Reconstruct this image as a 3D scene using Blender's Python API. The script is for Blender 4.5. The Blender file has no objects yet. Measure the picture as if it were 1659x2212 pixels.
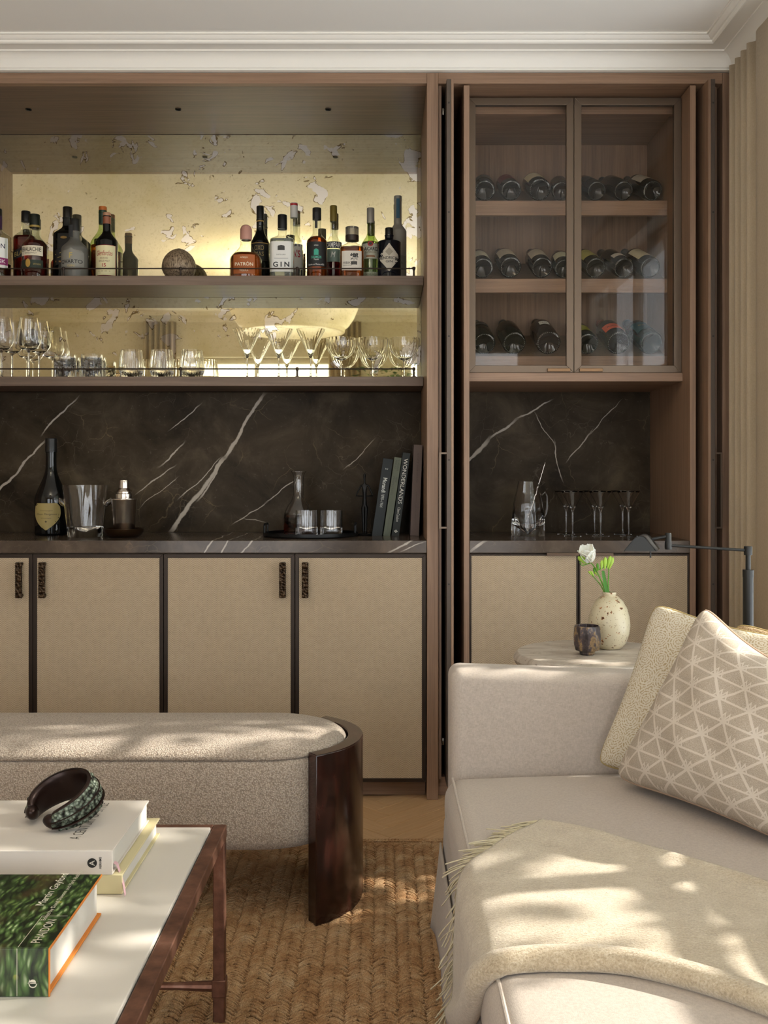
import bpy, math, random
import numpy as np
from mathutils import Vector, Matrix, Euler

random.seed(7)
rng = np.random.default_rng(7)
SC = bpy.context.scene
COL = SC.collection

# ------------------------------------------------------------------ camera
CAM_Y, CAM_Z, FPX = -3.6, 1.146, 2192.0
cam_d = bpy.data.cameras.new('camera')
cam = bpy.data.objects.new('camera', cam_d)
COL.objects.link(cam)
cam.location = (0, CAM_Y, CAM_Z)
cam.rotation_euler = (math.pi / 2, 0, 0)
cam_d.sensor_fit = 'VERTICAL'
cam_d.sensor_height = 36.0
cam_d.lens = 36.0 * FPX / 2212.0
cam_d.shift_y = -76.0 / 2212.0
cam_d.clip_start = 0.02
SC.camera = cam

# ------------------------------------------------------------------ light
SC.view_settings.view_transform = 'Standard'
SC.view_settings.look = 'None'
SC.view_settings.gamma = 1.0
SC.view_settings.use_curve_mapping = False
SC.view_settings.exposure = 0.45
world = bpy.data.worlds.new('daylight')
SC.world = world
world.use_nodes = True
bg = world.node_tree.nodes['Background']
bg.inputs[0].default_value = (0.92, 0.96, 1.0, 1)
bg.inputs[1].default_value = 4.1

WIN_Y0, WIN_Y1, WIN_Z0, WIN_Z1 = -2.95, -0.50, 0.34, 2.36      # window in the right wall
BWX0, BWX1, BWZ0, BWZ1 = -1.95, -0.45, 0.12, 2.26              # window in the wall behind the camera
ROOM_X0, ROOM_X1, ROOM_Y0 = -3.3, 1.26, -4.75
CEIL = 2.656

sun_d = bpy.data.lights.new('sun', 'SUN')
sun_d.energy = 7.5
sun_d.color = (1.0, 0.94, 0.84)
sun_d.angle = math.radians(0.9)
sun = bpy.data.objects.new('sun', sun_d)
COL.objects.link(sun)
sun.location = (6, 1, 5)
sun.rotation_euler = Vector((-1.0, -0.13, -0.60)).to_track_quat('-Z', 'Y').to_euler()

def portal(name, loc, rot, sx, sy):
    d = bpy.data.lights.new(name, 'AREA')
    d.shape = 'RECTANGLE'; d.size = sx; d.size_y = sy
    d.cycles.is_portal = True
    o = bpy.data.objects.new(name, d); COL.objects.link(o)
    o.location = loc; o.rotation_euler = rot
portal('daylight_portal_side', (ROOM_X1 + 0.12, (WIN_Y0 + WIN_Y1) / 2, (WIN_Z0 + WIN_Z1) / 2),
       (math.pi / 2, 0, math.pi / 2), WIN_Y1 - WIN_Y0, WIN_Z1 - WIN_Z0)
portal('daylight_portal_corner', (0.70, ROOM_Y0 - 0.12, (BWZ0 + BWZ1) / 2), (math.pi / 2, 0, 0), 1.0, BWZ1 - BWZ0)  # portal of the unseen added rear window
portal('daylight_portal_rear', ((BWX0 + BWX1) / 2, ROOM_Y0 - 0.12, (BWZ0 + BWZ1) / 2),
       (math.pi / 2, 0, 0), BWX1 - BWX0, BWZ1 - BWZ0)
cy = SC.cycles
cy.max_bounces = 14; cy.diffuse_bounces = 5; cy.glossy_bounces = 6
cy.transmission_bounces = 10; cy.transparent_max_bounces = 24
cy.caustics_reflective = False; cy.caustics_refractive = False
cy.sample_clamp_indirect = 6.0

def S(y): return (y - CAM_Y) / FPX
def WX(px, y): return (px - 829.5) * S(y)
def WZ(py, y): return CAM_Z - (py - 1030.0) * S(y)

# ------------------------------------------------------------------ helpers: colour and node materials
def lin(c):
    if isinstance(c, str):
        c = c.lstrip('#'); c = ''.join(q * 2 for q in c) if len(c) == 3 else c; c = [int(c[i:i + 2], 16) / 255 for i in (0, 2, 4)]
    return tuple(v / 12.92 if v <= 0.04045 else ((v + 0.055) / 1.055) ** 2.4 for v in c) + (1.0,)

class Mt:
    def __init__(s, name, col='#808080', rough=0.5, metal=0.0, **kw):
        s.m = bpy.data.materials.new(name); s.m.use_nodes = True
        s.t = s.m.node_tree; s.p = s.t.nodes['Principled BSDF']; s.out = s.t.nodes['Material Output']
        s.set('Base Color', lin(col) if not hasattr(col, 'is_linked') else col)
        s.set('Roughness', rough); s.set('Metallic', metal)
        for k, v in kw.items(): s.set(k.replace('_', ' '), v)
    def set(s, k, v, node=None):
        i = (node or s.p).inputs[k]
        if hasattr(v, 'is_linked'): s.t.links.new(v, i)
        else: i.default_value = v
    def n(s, typ, ins=None, **props):
        nd = s.t.nodes.new('ShaderNode' + typ)
        for k, v in props.items(): setattr(nd, k, v)
        for k, v in (ins or {}).items(): s.set(k, v, nd)
        return nd
    def ma(s, op, a, b=0.0, c=0.0, clamp=False):
        nd = s.t.nodes.new('ShaderNodeMath'); nd.operation = op; nd.use_clamp = clamp
        s.set(0, a, nd); s.set(1, b, nd); s.set(2, c, nd)
        return nd.outputs[0]
    def mix(s, f, a, b):
        nd = s.t.nodes.new('ShaderNodeMix'); nd.data_type = 'RGBA'
        s.set(0, f, nd)
        s.set(6, lin(a) if isinstance(a, str) else a, nd); s.set(7, lin(b) if isinstance(b, str) else b, nd)
        return nd.outputs[2]
    def co(s, scale=(1, 1, 1), rot=(0, 0, 0), loc=(0, 0, 0), kind='Object'):
        tc = s.t.nodes.new('ShaderNodeTexCoord')
        mp = s.n('Mapping', {'Vector': tc.outputs[kind], 'Location': loc, 'Rotation': rot, 'Scale': scale})
        return mp.outputs[0]
    def xyz(s, v):
        nd = s.n('SeparateXYZ', {0: v}); return nd.outputs[0], nd.outputs[1], nd.outputs[2]
    def noise(s, vec, scale=5.0, detail=3.0, rough=0.55, dist=0.0):
        return s.n('TexNoise', {'Vector': vec, 'Scale': scale, 'Detail': detail, 'Roughness': rough, 'Distortion': dist}).outputs[0]
    def vor(s, vec, scale=5.0, feature='F1', out=0, rnd=1.0):
        return s.n('TexVoronoi', {'Vector': vec, 'Scale': scale, 'Randomness': rnd}, feature=feature).outputs[out]
    def ramp(s, f, stops):
        nd = s.t.nodes.new('ShaderNodeValToRGB'); s.set(0, f, nd)
        e = nd.color_ramp.elements
        while len(e) < len(stops): e.new(0.5)
        for i, (p, c) in enumerate(stops):
            e[i].position = p; e[i].color = lin(c) if isinstance(c, str) else (c, c, c, 1)
        return nd.outputs[0]
    def mr(s, v, a, b, c=0.0, d=1.0):
        nd = s.n('MapRange', {0: v, 1: a, 2: b, 3: c, 4: d}); nd.interpolation_type = 'SMOOTHSTEP'; return nd.outputs[0]
    def bump(s, h, strength=0.3, dist=0.002):
        s.set('Normal', s.n('Bump', {'Height': h, 'Strength': strength, 'Distance': dist}).outputs[0])
    def tri(s, v):                       # 0..1 triangle wave of period 1
        return s.ma('ABSOLUTE', s.ma('SUBTRACT', s.ma('MULTIPLY', s.ma('FRACT', v), 2.0), 1.0))

MATS = {}
def plain(col, rough=0.5, metal=0.0, **kw):
    key = (col, rough, metal, tuple(sorted(kw.items())))
    if key not in MATS: MATS[key] = Mt('plain', col, rough, metal, **kw).m
    return MATS[key]

# ------------------------------------------------------------------ helpers: geometry
class MB:
    def __init__(s): s.v = []; s.f = []
    def add(s, vs, fs):
        b = len(s.v); s.v += [tuple(p) for p in vs]; s.f += [tuple(i + b for i in f) for f in fs]; return s
    def box(s, x0, x1, y0, y1, z0, z1):
        return s.add([(x, y, z) for x in (x0, x1) for y in (y0, y1) for z in (z0, z1)],
                     [(0, 1, 3, 2), (4, 6, 7, 5), (0, 4, 5, 1), (2, 3, 7, 6), (0, 2, 6, 4), (1, 5, 7, 3)])
    def loft(s, rings, cap0=True, cap1=True, closed=True):
        b = len(s.v); n = len(rings[0])
        for r in rings: s.v += [tuple(p) for p in r]
        for i in range(len(rings) - 1):
            for j in range(n if closed else n - 1):
                k = (j + 1) % n
                s.f.append((b + i * n + j, b + i * n + k, b + (i + 1) * n + k, b + (i + 1) * n + j))
        if cap0: s.f.append(tuple(b + j for j in reversed(range(n))))
        if cap1: s.f.append(tuple(b + (len(rings) - 1) * n + j for j in range(n)))
        return s
    def lathe(s, prof, seg=28, c=(0, 0, 0), ex=2.0, rib=None, cap0=True, cap1=True, ysc=1.0):
        rings = []
        for q in prof:
            r, z = q[0], q[1]; a = q[2] if len(q) > 2 else 0.0; tw = q[3] if len(q) > 3 else 0.0
            ring = []
            for j in range(seg):
                t = 2 * math.pi * j / seg
                k = 1.0
                if ex != 2.0: k = 1.0 / (abs(math.cos(t)) ** ex + abs(math.sin(t)) ** ex) ** (1 / ex)
                rr = r * k
                if rib and a: rr *= 1 + a * math.cos(rib * t + tw)
                ring.append((c[0] + rr * math.cos(t), c[1] + rr * math.sin(t) * ysc, c[2] + z))
            rings.append(ring)
        return s.loft(rings, cap0, cap1)
    def tube(s, path, rad, seg=8, cap=True):
        P = [Vector(p) for p in path]; rings = []
        R = rad if isinstance(rad, (list, tuple)) else [rad] * len(P)
        up = None
        for i, p in enumerate(P):
            t = (P[min(i + 1, len(P) - 1)] - P[max(i - 1, 0)]).normalized()
            if up is None:
                up = Vector((0, 0, 1)) if abs(t.z) < 0.9 else Vector((1, 0, 0))
            a = t.cross(up).normalized(); bb = a.cross(t).normalized(); up = bb
            rings.append([p + (a * math.cos(2 * math.pi * j / seg) + bb * math.sin(2 * math.pi * j / seg)) * R[i] for j in range(seg)])
        return s.loft(rings, cap, cap)
    def grid(s, fn, nu, nv):
        b = len(s.v)
        for i in range(nu + 1):
            for j in range(nv + 1): s.v.append(tuple(fn(i / nu, j / nv)))
        for i in range(nu):
            for j in range(nv):
                k = b + i * (nv + 1) + j
                s.f.append((k, k + nv + 1, k + nv + 2, k + 1))
        return s
    def rbox(s, x0, x1, y0, y1, z0, z1, r, n=12, fn=None):       # rounded box, optional shaping fn(p, u, v, w)
        c = Vector(((x0 + x1) / 2, (y0 + y1) / 2, (z0 + z1) / 2)); h = Vector(((x1 - x0) / 2, (y1 - y0) / 2, (z1 - z0) / 2))
        ii = Vector((h.x - r, h.y - r, h.z - r))
        def axis(h_, i_):
            a = [h_ * -1 + (h_ - i_) * (0.5 - 0.5 * math.cos(math.pi * k / 8)) for k in range(4)]
            m = [-i_ + 2 * i_ * k / n for k in range(n + 1)]
            return [-h_ + r * k / 4 for k in range(4)] + m + [h_ - r * k / 4 for k in range(3, -1, -1)]
        ax = [axis(h.x, ii.x), axis(h.y, ii.y), axis(h.z, ii.z)]
        def put(p):
            q = Vector((max(-ii.x, min(ii.x, p.x)), max(-ii.y, min(ii.y, p.y)), max(-ii.z, min(ii.z, p.z))))
            d = p - q
            if d.length > 1e-9: p = q + d.normalized() * r
            if fn: p = fn(p, p.x / h.x, p.y / h.y, p.z / h.z)
            return tuple(c + p)
        idx = {}
        def vid(p):
            k = (round(p.x, 6), round(p.y, 6), round(p.z, 6))
            if k not in idx: idx[k] = len(s.v); s.v.append(put(p))
            return idx[k]
        for d in range(3):
            e, f = (d + 1) % 3, (d + 2) % 3
            for sgn in (-1, 1):
                A, B = ax[e], ax[f]
                for i in range(len(A) - 1):
                    for j in range(len(B) - 1):
                        q = []
                        for (u, v) in ((A[i], B[j]), (A[i + 1], B[j]), (A[i + 1], B[j + 1]), (A[i], B[j + 1])):
                            p = Vector((0, 0, 0)); p[d] = sgn * h[d]; p[e] = u; p[f] = v; q.append(vid(p))
                        s.f.append(tuple(q if sgn > 0 else reversed(q)))
        return s
    def mesh(s, name, smooth=35):
        m = bpy.data.meshes.new(name); m.from_pydata(s.v, [], s.f); m.update()
        if smooth:
            m.shade_smooth(); m.set_sharp_from_angle(angle=math.radians(smooth))
        return m

def thing(name, label, cat, loc=(0, 0, 0), rot=(0, 0, 0), group=None):
    o = bpy.data.objects.new(name, None); COL.objects.link(o)
    o.empty_display_size = 0.05
    o.location = loc; o.rotation_euler = rot
    o['label'] = label; o['category'] = cat
    if group: o['group'] = group
    return o
def tag(o, label, cat, group=None):
    o['label'] = label; o['category'] = cat
    if group: o['group'] = group
    return o
def part(name, mb, mat, parent=None, world=False, smooth=35, bevel=0.0, solid=0.0, label=None, sub=0):
    me = mb if isinstance(mb, bpy.types.Mesh) else mb.mesh(name, smooth)
    if not me.materials: me.materials.append(mat.m if isinstance(mat, Mt) else mat)
    o = bpy.data.objects.new(name, me); COL.objects.link(o)
    if parent is not None:
        o.parent = parent
        if world:                        # mesh is written in room coordinates under a parent that stands elsewhere
            off = Vector((0, 0, 0)); p = parent
            while p is not None: off += p.location; p = p.parent
            o.location = -off
    if sub:
        md = o.modifiers.new('sub', 'SUBSURF'); md.levels = sub; md.render_levels = sub
    if solid:
        md = o.modifiers.new('solid', 'SOLIDIFY'); md.thickness = solid; md.offset = 0
    if bevel:
        md = o.modifiers.new('bevel', 'BEVEL'); md.width = bevel; md.segments = 2; md.limit_method = 'ANGLE'
    if label: o['label'] = label
    return o
def struct(name, mb, mat, **kw):
    o = part(name, mb, mat, **kw)
    if o.parent is None: o['kind'] = 'structure'
    return o
def copy_tree(src, parent=None):
    c = src.copy(); COL.objects.link(c); c.parent = parent
    for ch in [k for k in src.children]: copy_tree(ch, c)
    return c

_TX = {}
def text_geo(s, size, width=None, align='CENTER', shear=0.0, bold=0.0):
    key = (s, shear, bold)
    if key not in _TX:
        cu = bpy.data.curves.new('lettering', 'FONT'); cu.body = s; cu.size = 1.0; cu.resolution_u = 3
        cu.shear = shear; cu.offset = bold
        cu.align_x = 'CENTER'; cu.align_y = 'CENTER'
        ob = bpy.data.objects.new('lettering', cu)
        COL.objects.link(ob)
        bpy.context.view_layer.update()
        me = bpy.data.meshes.new_from_object(ob.evaluated_get(bpy.context.evaluated_depsgraph_get()))
        _TX[key] = ([tuple(v.co) for v in me.vertices], [tuple(p.vertices) for p in me.polygons])
        bpy.data.objects.remove(ob); bpy.data.curves.remove(cu); bpy.data.meshes.remove(me)
    vs, fs = _TX[key]
    if not vs: return [], []
    xs = [v[0] for v in vs]; ys = [v[1] for v in vs]
    cx, cyy = (min(xs) + max(xs)) / 2, (min(ys) + max(ys)) / 2
    hgt = max(ys) - min(ys) or 1; wid = max(xs) - min(xs) or 1
    ky = size / hgt; kx = ky if width is None else width / wid
    return [((v[0] - cx) * kx, (v[1] - cyy) * ky) for v in vs], fs

# ------------------------------------------------------------------ materials
def oak(name, axis, c0, c1, c2, rough=0.5):
    m = Mt(name, rough=rough)
    sc = {'v': (55, 55, 1.6), 'h': (1.6, 55, 55), 'y': (55, 1.6, 55)}[axis]
    v = m.co(scale=sc)
    g = m.noise(v, 1.6, 6.0, 0.68, 0.35)
    big = m.noise(m.co(scale=tuple(k * 0.12 for k in sc)), 1.0, 2.0)
    col = m.ramp(m.ma('ADD', m.ma('MULTIPLY', g, 0.8), m.ma('MULTIPLY', big, 0.2)), [(0.3, c0), (0.5, c1), (0.72, c2)])
    m.set('Base Color', col); m.bump(g, 0.25, 0.0015)
    return m
OAK_V = oak('fumed_oak_upright', 'v', '#735a47', '#8c6f59', '#a0826a')
OAK_H = oak('fumed_oak_level', 'h', '#735a47', '#8c6f59', '#a0826a')
OAK_SH = oak('dark_oak_shaded_level', 'h', '#564639', '#6a5748', '#7d6858')  # darker shelf stain; on the soffit it puts alcove shade into the colour
OAK_IN = oak('fumed_oak_shaded', 'v', '#5d4a3a', '#74604d', '#85705b')  # darker copy of the fumed oak, recess shade put into its colour
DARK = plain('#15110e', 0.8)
BRONZE = Mt('dark_bronze', '#33281f', 0.42, 0.55).m
BRONZE_L = Mt('brushed_bronze', '#6b5c4e', 0.38, 0.75).m
STRIP = Mt('bronze_edge_strip', '#5c5148', 0.5, 0.6).m
BLACKMETAL = plain('#141312', 0.45, 0.6)
WHITE = plain('#ebe8e1', 0.55)
CEILM = plain('#eeece7', 0.8)
WALLM = plain('#ddd7ca', 0.85)

def weave():
    m = Mt('woven_herringbone', rough=0.75)
    x, y, z = m.xyz(m.co())
    tri = m.tri(m.ma('MULTIPLY', x, 1 / 0.0165))
    ph = m.ma('ADD', m.ma('MULTIPLY', z, 1 / 0.0076), m.ma('MULTIPLY', tri, 1.75))
    st = m.tri(ph)
    nz = m.noise(m.co(scale=(60, 60, 60)), 1.0, 3.0)
    big = m.noise(m.co(scale=(3, 3, 3)), 1.0, 2.0)
    f = m.ma('ADD', m.mr(st, 0.1, 0.75), m.ma('MULTIPLY', m.ma('SUBTRACT', nz, 0.5), 0.5), clamp=True)
    c = m.mix(f, '#8d7a62', '#c4b197')
    c = m.mix(m.ma('MULTIPLY', big, 0.25), c, '#ad9676')
    m.set('Base Color', c); m.bump(st, 0.5, 0.0012)
    return m
WEAVE = weave()

def marble(name, veins, dark='#2b241c', mid='#40372c', light='#5c5141', fine=1.0, rough=0.3, spec=0.03):
    m = Mt(name, rough=rough); m.set('Specular IOR Level', spec)
    P = m.co()
    w1 = m.n('TexNoise', {'Vector': P, 'Scale': 7.0, 'Detail': 4.0})
    off = m.n('VectorMath', {0: w1.outputs[1], 1: (0.5, 0.5, 0.5)}, operation='SUBTRACT').outputs[0]
    off1 = m.n('VectorMath', {0: off, 'Scale': 0.05}, operation='SCALE').outputs[0]
    off2 = m.n('VectorMath', {0: off, 'Scale': 0.13}, operation='SCALE').outputs[0]
    Q = m.n('VectorMath', {0: P, 1: off1}).outputs[0]
    Q2 = m.n('VectorMath', {0: P, 1: off2}).outputs[0]
    cloud = m.noise(P, 4.5, 7.0, 0.62, 0.6)
    col = m.ramp(cloud, [(0.32, dark), (0.52, mid), (0.75, light)])
    spk = m.noise(P, 55.0, 4.0, 0.7)
    col = m.mix(m.ma('MULTIPLY', m.mr(spk, 0.62, 0.8), 0.35), col, '#8d8070')
    # hairline crackle, broken up by a patchy mask
    e1 = m.vor(Q2, 6.5, 'DISTANCE_TO_EDGE'); e2 = m.vor(Q2, 15.0, 'DISTANCE_TO_EDGE')
    pm = m.mr(m.noise(P, 5.0, 3.0), 0.47, 0.66); pm2 = m.mr(m.noise(m.co(loc=(3, 1, 7)), 6.0, 3.0), 0.5, 0.7)
    h1 = m.ma('MULTIPLY', m.mr(e1, 0.012, 0.0), pm); h2 = m.ma('MULTIPLY', m.mr(e2, 0.02, 0.0), pm2)
    col = m.mix(m.ma('MULTIPLY', h1, 0.32 * fine), col, '#8d7a5c')
    col = m.mix(m.ma('MULTIPLY', h2, 0.28 * fine), col, '#8a7c6a')
    x, y, z = m.xyz(Q)
    acc = None
    for (ax, az, bx, bz, w) in veins:
        L = math.hypot(bx - ax, bz - az); dx, dz = (bx - ax) / L, (bz - az) / L
        rx, rz = m.ma('SUBTRACT', x, ax), m.ma('SUBTRACT', z, az)
        t = m.ma('ADD', m.ma('MULTIPLY', rx, dx), m.ma('MULTIPLY', rz, dz))
        d = m.ma('ABSOLUTE', m.ma('ADD', m.ma('MULTIPLY', rx, -dz), m.ma('MULTIPLY', rz, dx)))
        wn = m.ma('MULTIPLY', m.noise(P, 22.0, 4.0, 0.65), 1.5 * w)
        line = m.ma('SUBTRACT', 1.0, m.ma('DIVIDE', d, m.ma('ADD', wn, w * 0.15)), clamp=True)
        line = m.mr(line, 0.0, 0.55)
        tap = m.ma('MULTIPLY', m.mr(t, -0.01, 0.05), m.mr(t, L + 0.01, L - 0.05))
        v = m.ma('MULTIPLY', line, tap)
        acc = v if acc is None else m.ma('MAXIMUM', acc, v)
    if acc is not None: col = m.mix(m.ma('MULTIPLY', acc, 0.9), col, '#b3a99c')
    m.set('Base Color', col)
    return m
def veins_px(lst, y): return [(WX(a, y), WZ(b, y), WX(c, y), WZ(d, y), w) for (a, b, c, d, w) in lst]
MIR_Y = 0.54
MARBLE_BACK = marble('brown_marble_splash', veins_px([
    (-20, 1075, 105, 945, 0.006), (90, 940, 170, 852, 0.005),
    (365, 1150, 490, 985, 0.011), (480, 1000, 572, 845, 0.009), (425, 1085, 492, 985, 0.005), (385, 1080, 480, 990, 0.003),
    (345, 1010, 402, 955, 0.004), (366, 930, 436, 872, 0.003), (292, 1070, 380, 1003, 0.0032), (300, 1098, 385, 1030, 0.002),
    (500, 1137, 580, 1080, 0.003), (570, 1085, 645, 1030, 0.003), (745, 1012, 810, 950, 0.0028), (520, 1118, 570, 1130, 0.002)], MIR_Y))
MARBLE_NICHE = marble('brown_marble_niche', veins_px([
    (1000, 1012, 1060, 945, 0.010), (1050, 955, 1120, 905, 0.006), (1110, 910, 1195, 862, 0.004),
    (1195, 950, 1215, 1045, 0.003), (1225, 1000, 1275, 930, 0.003), (1265, 945, 1345, 862, 0.002), (1150, 890, 1200, 965, 0.002)], MIR_Y))
MARBLE_TOP = marble('brown_marble_top', [(x, 0.9 - 0.06, x + 0.075, 0.9 + 0.06, 0.004) for x in (-0.66, -0.60, -0.52)] +
                    [(0.0, 0.87, 0.12, 0.925, 0.005), (0.05, 0.875, 0.15, 0.915, 0.003), (0.30, 0.875, 0.37, 0.925, 0.006)],
                    dark='#3d342d', mid='#564a40', light='#6f6256', fine=1.0, rough=0.18, spec=0.25)

def mirror():
    m = Mt('antique_mirror', rough=0.07, metal=1.0)
    P = m.co()
    p1 = m.noise(P, 13.0, 3.0, 0.55, 0.6)
    v = m.vor(m.co(loc=(0.3, 0, 0.2)), 5.0)
    sel = m.ma('ADD', p1, m.ma('MULTIPLY', m.ma('SUBTRACT', 0.42, v), 0.30))
    patch = m.mr(sel, 0.592, 0.604)
    rim = m.ma('MULTIPLY', m.mr(sel, 0.578, 0.590), m.mr(sel, 0.609, 0.596))
    fine = m.noise(P, 90.0, 4.0, 0.7); cl = m.noise(P, 3.0, 5.0, 0.6)
    gold = m.mix(m.mr(cl, 0.35, 0.7), '#f0e5c0', '#dccf9d')
    gold = m.mix(m.ma('MULTIPLY', m.mr(fine, 0.5, 0.75), 0.35), gold, '#b09c70')
    c = m.mix(patch, gold, '#f3ede4')
    c = m.mix(m.ma('MULTIPLY', rim, m.mr(m.noise(P, 30.0, 2.0), 0.4, 0.55)), c, '#8d7a55')
    m.set('Base Color', c); m.set('Roughness', m.ma('ADD', 0.008, m.ma('MULTIPLY', fine, 0.022)))
    # a veil of dull silvering over the reflection
    dif = m.n('BsdfDiffuse', {'Color': c})
    mx = m.n('MixShader', {0: 0.10, 1: m.p.outputs[0], 2: dif.outputs[0]})
    m.t.links.new(mx.outputs[0], m.out.inputs[0])
    return m
MIRROR = mirror()

def pane_glass(name, tint='#ffffff', k=1.0):
    m = Mt(name)
    tr = m.n('BsdfTransparent', {'Color': lin(tint)})
    gl = m.n('BsdfGlossy', {'Color': (1, 1, 1, 1), 'Roughness': 0.02})
    bf = m.n('NewGeometry').outputs['Backfacing']           # thin wall: same reflectance from either side
    fr = m.n('Fresnel', {'IOR': m.ma('SUBTRACT', 1.5, m.ma('MULTIPLY', bf, 0.8333))})
    f = m.ma('MULTIPLY', fr.outputs[0], k, clamp=True)
    mx = m.n('MixShader', {0: f, 1: tr.outputs[0], 2: gl.outputs[0]})
    m.t.links.new(mx.outputs[0], m.out.inputs[0])
    return m.m
PANE = pane_glass('clear_pane')
PANE_T = pane_glass('smoked_pane', '#faf8f5', 0.4)
BOTGLASS = pane_glass('bottle_glass', '#f0f3ee', 1.25)
BOTGLASS_G = pane_glass('green_bottle_glass', '#dbe8c0', 1.3)
CRYSTAL = Mt('crystal', '#ffffff', 0.0, 0.0, Transmission_Weight=1.0, IOR=1.48).m

def liquid(col, name='spirit'):
    return Mt(name, col, 0.0, 0.0, Transmission_Weight=0.82, IOR=1.34).m
DKGLASS = Mt('black_bottle_glass', '#0a0c0b', 0.06, 0.0).m

def linen(name, c0, c1, sc=1.0, rough=0.85):
    m = Mt(name, rough=rough); m.set('Sheen Weight', 0.15)
    k = [m.noise(m.co(scale=tuple((1300 if i == q else 170) * sc for i in range(3))), 1.0, 2.0) for q in range(3)]
    f = m.ma('MULTIPLY', m.ma('ADD', k[0], m.ma('ADD', k[1], k[2])), 0.3333)
    m.set('Base Color', m.mix(m.mr(f, 0.32, 0.68), c0, c1)); m.bump(f, 0.35, 0.0015)
    return m
LINEN = linen('sofa_linen', '#a99d92', '#c0b4a8')
CURT = linen('curtain_cloth', '#bba98d', '#cfbfa5', 0.8)
_tl = CURT.n('BsdfTranslucent', {'Color': lin('#cdb48a')})
CURT.t.links.new(CURT.n('MixShader', {0: 0.3, 1: CURT.p.outputs[0], 2: _tl.outputs[0]}).outputs[0], CURT.out.inputs[0])
def boucle():
    m = Mt('boucle_wool', rough=0.9); m.set('Sheen Weight', 0.2)
    v = m.vor(m.n('VectorMath', {0: m.co(), 1: m.n('VectorMath', {0: m.n('TexNoise', {'Vector': m.co(), 'Scale': 160.0}).outputs[1], 'Scale': 0.006}, operation='SCALE').outputs[0]}).outputs[0], 250.0); nz = m.noise(m.co(), 420.0, 3.0); big = m.noise(m.co(), 60.0, 3.0)
    h = m.ma('ADD', m.ma('MULTIPLY', v, -1.0), m.ma('MULTIPLY', nz, 1.1))
    m.set('Base Color', m.mix(m.mr(m.ma('ADD', v, m.ma('MULTIPLY', nz, 0.6)), 0.35, 1.15), '#cdbfae', '#9a8a79'))
    m.bump(m.ma('ADD', h, m.ma('MULTIPLY', big, 0.6)), 0.8, 0.0032)
    return m
BOUCLE = boucle()
def mahogany():
    m = Mt('dark_burl_wood', rough=0.22); m.set('Coat Weight', 0.35); m.set('Coat Roughness', 0.12)
    g = m.noise(m.co(scale=(9, 9, 2.2)), 2.0, 6.0, 0.65, 1.6)
    m.set('Base Color', m.ramp(g, [(0.3, '#160a07'), (0.52, '#2b140e'), (0.75, '#46211a')]))
    return m
MAHOG = mahogany()
def copper():
    m = Mt('copper_bronze', rough=0.45, metal=0.75)
    g = m.noise(m.co(), 40.0, 4.0, 0.6); b = m.noise(m.co(), 8.0, 3.0)
    m.set('Base Color', m.ramp(m.ma('ADD', m.ma('MULTIPLY', g, 0.5), m.ma('MULTIPLY', b, 0.5)), [(0.35, '#644639'), (0.55, '#8a6250'), (0.75, '#a88270')]))
    return m
COPPER = copper()
STONETOP = Mt('white_stone_top', '#d0cac0', 0.4).m

def jute():
    m = Mt('jute_fibre', rough=0.95)
    inf = m.n('ObjectInfo').outputs['Random']
    n1 = m.noise(m.co(), 28.0, 3.0); n2 = m.noise(m.co(scale=(500, 160, 300)), 1.0, 3.0)
    tc = m.t.nodes.new('ShaderNodeTexCoord'); 
    off = m.n('VectorMath', {0: tc.outputs['Object'], 1: m.n('CombineXYZ', {0: m.ma('MULTIPLY', inf, 37.0), 1: m.ma('MULTIPLY', inf, 91.0)}).outputs[0]}).outputs[0]
    n3 = m.noise(off, 16.0, 4.0, 0.7)
    c = m.ramp(n3, [(0.25, '#94693f'), (0.42, '#bd9163'), (0.6, '#d3ae82'), (0.78, '#e3caa6')])
    c = m.mix(m.ma('MULTIPLY', m.mr(n2, 0.4, 0.7), 0.4), c, '#855f3c')
    m.set('Base Color', c); m.bump(n2, 1.0, 0.006)
    return m
JUTE = jute()
def parquet():
    m = Mt('pale_oak_parquet', rough=0.42)
    inf = m.n('ObjectInfo').outputs['Random']
    g = m.noise(m.co(scale=(4, 70, 70)), 1.0, 5.0, 0.65, 0.3)
    c = m.ramp(g, [(0.3, '#b48f68'), (0.55, '#c9a67e'), (0.75, '#d5b691')])
    c = m.mix(m.ma('MULTIPLY', inf, 0.45), c, '#b38e62')
    m.set('Base Color', c); m.bump(g, 0.12, 0.001)
    return m
PARQ = parquet()

# ------------------------------------------------------------------ the room
struct('floor', MB().box(ROOM_X0, ROOM_X1 + 0.3, ROOM_Y0 - 0.3, 0.9, -0.08, -0.004), PARQ)
floor_o = bpy.data.objects['floor']
W_, N_ = 0.074, 5
def plank_mesh(nm, lx, ly):
    mb = MB(); g = 0.0006; e = 0.0012
    r0 = [(g, g), (lx - g, g), (lx - g, ly - g), (g, ly - g)]
    r1 = [(g + e, g + e), (lx - g - e, g + e), (lx - g - e, ly - g - e), (g + e, ly - g - e)]
    mb.loft([[(x, y, -0.004) for x, y in r0], [(x, y, -0.0008) for x, y in r0], [(x, y, 0.0) for x, y in r1]])
    return mb.mesh(nm, 0)
pm = plank_mesh('plank', W_ * N_, W_); pm.materials.append(PARQ.m)
ca = math.cos(math.pi / 4)
def to_room(a, b): return (ca * (a - b) + 0.02, ca * (a + b) - 0.9)
cnt = 0
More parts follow.
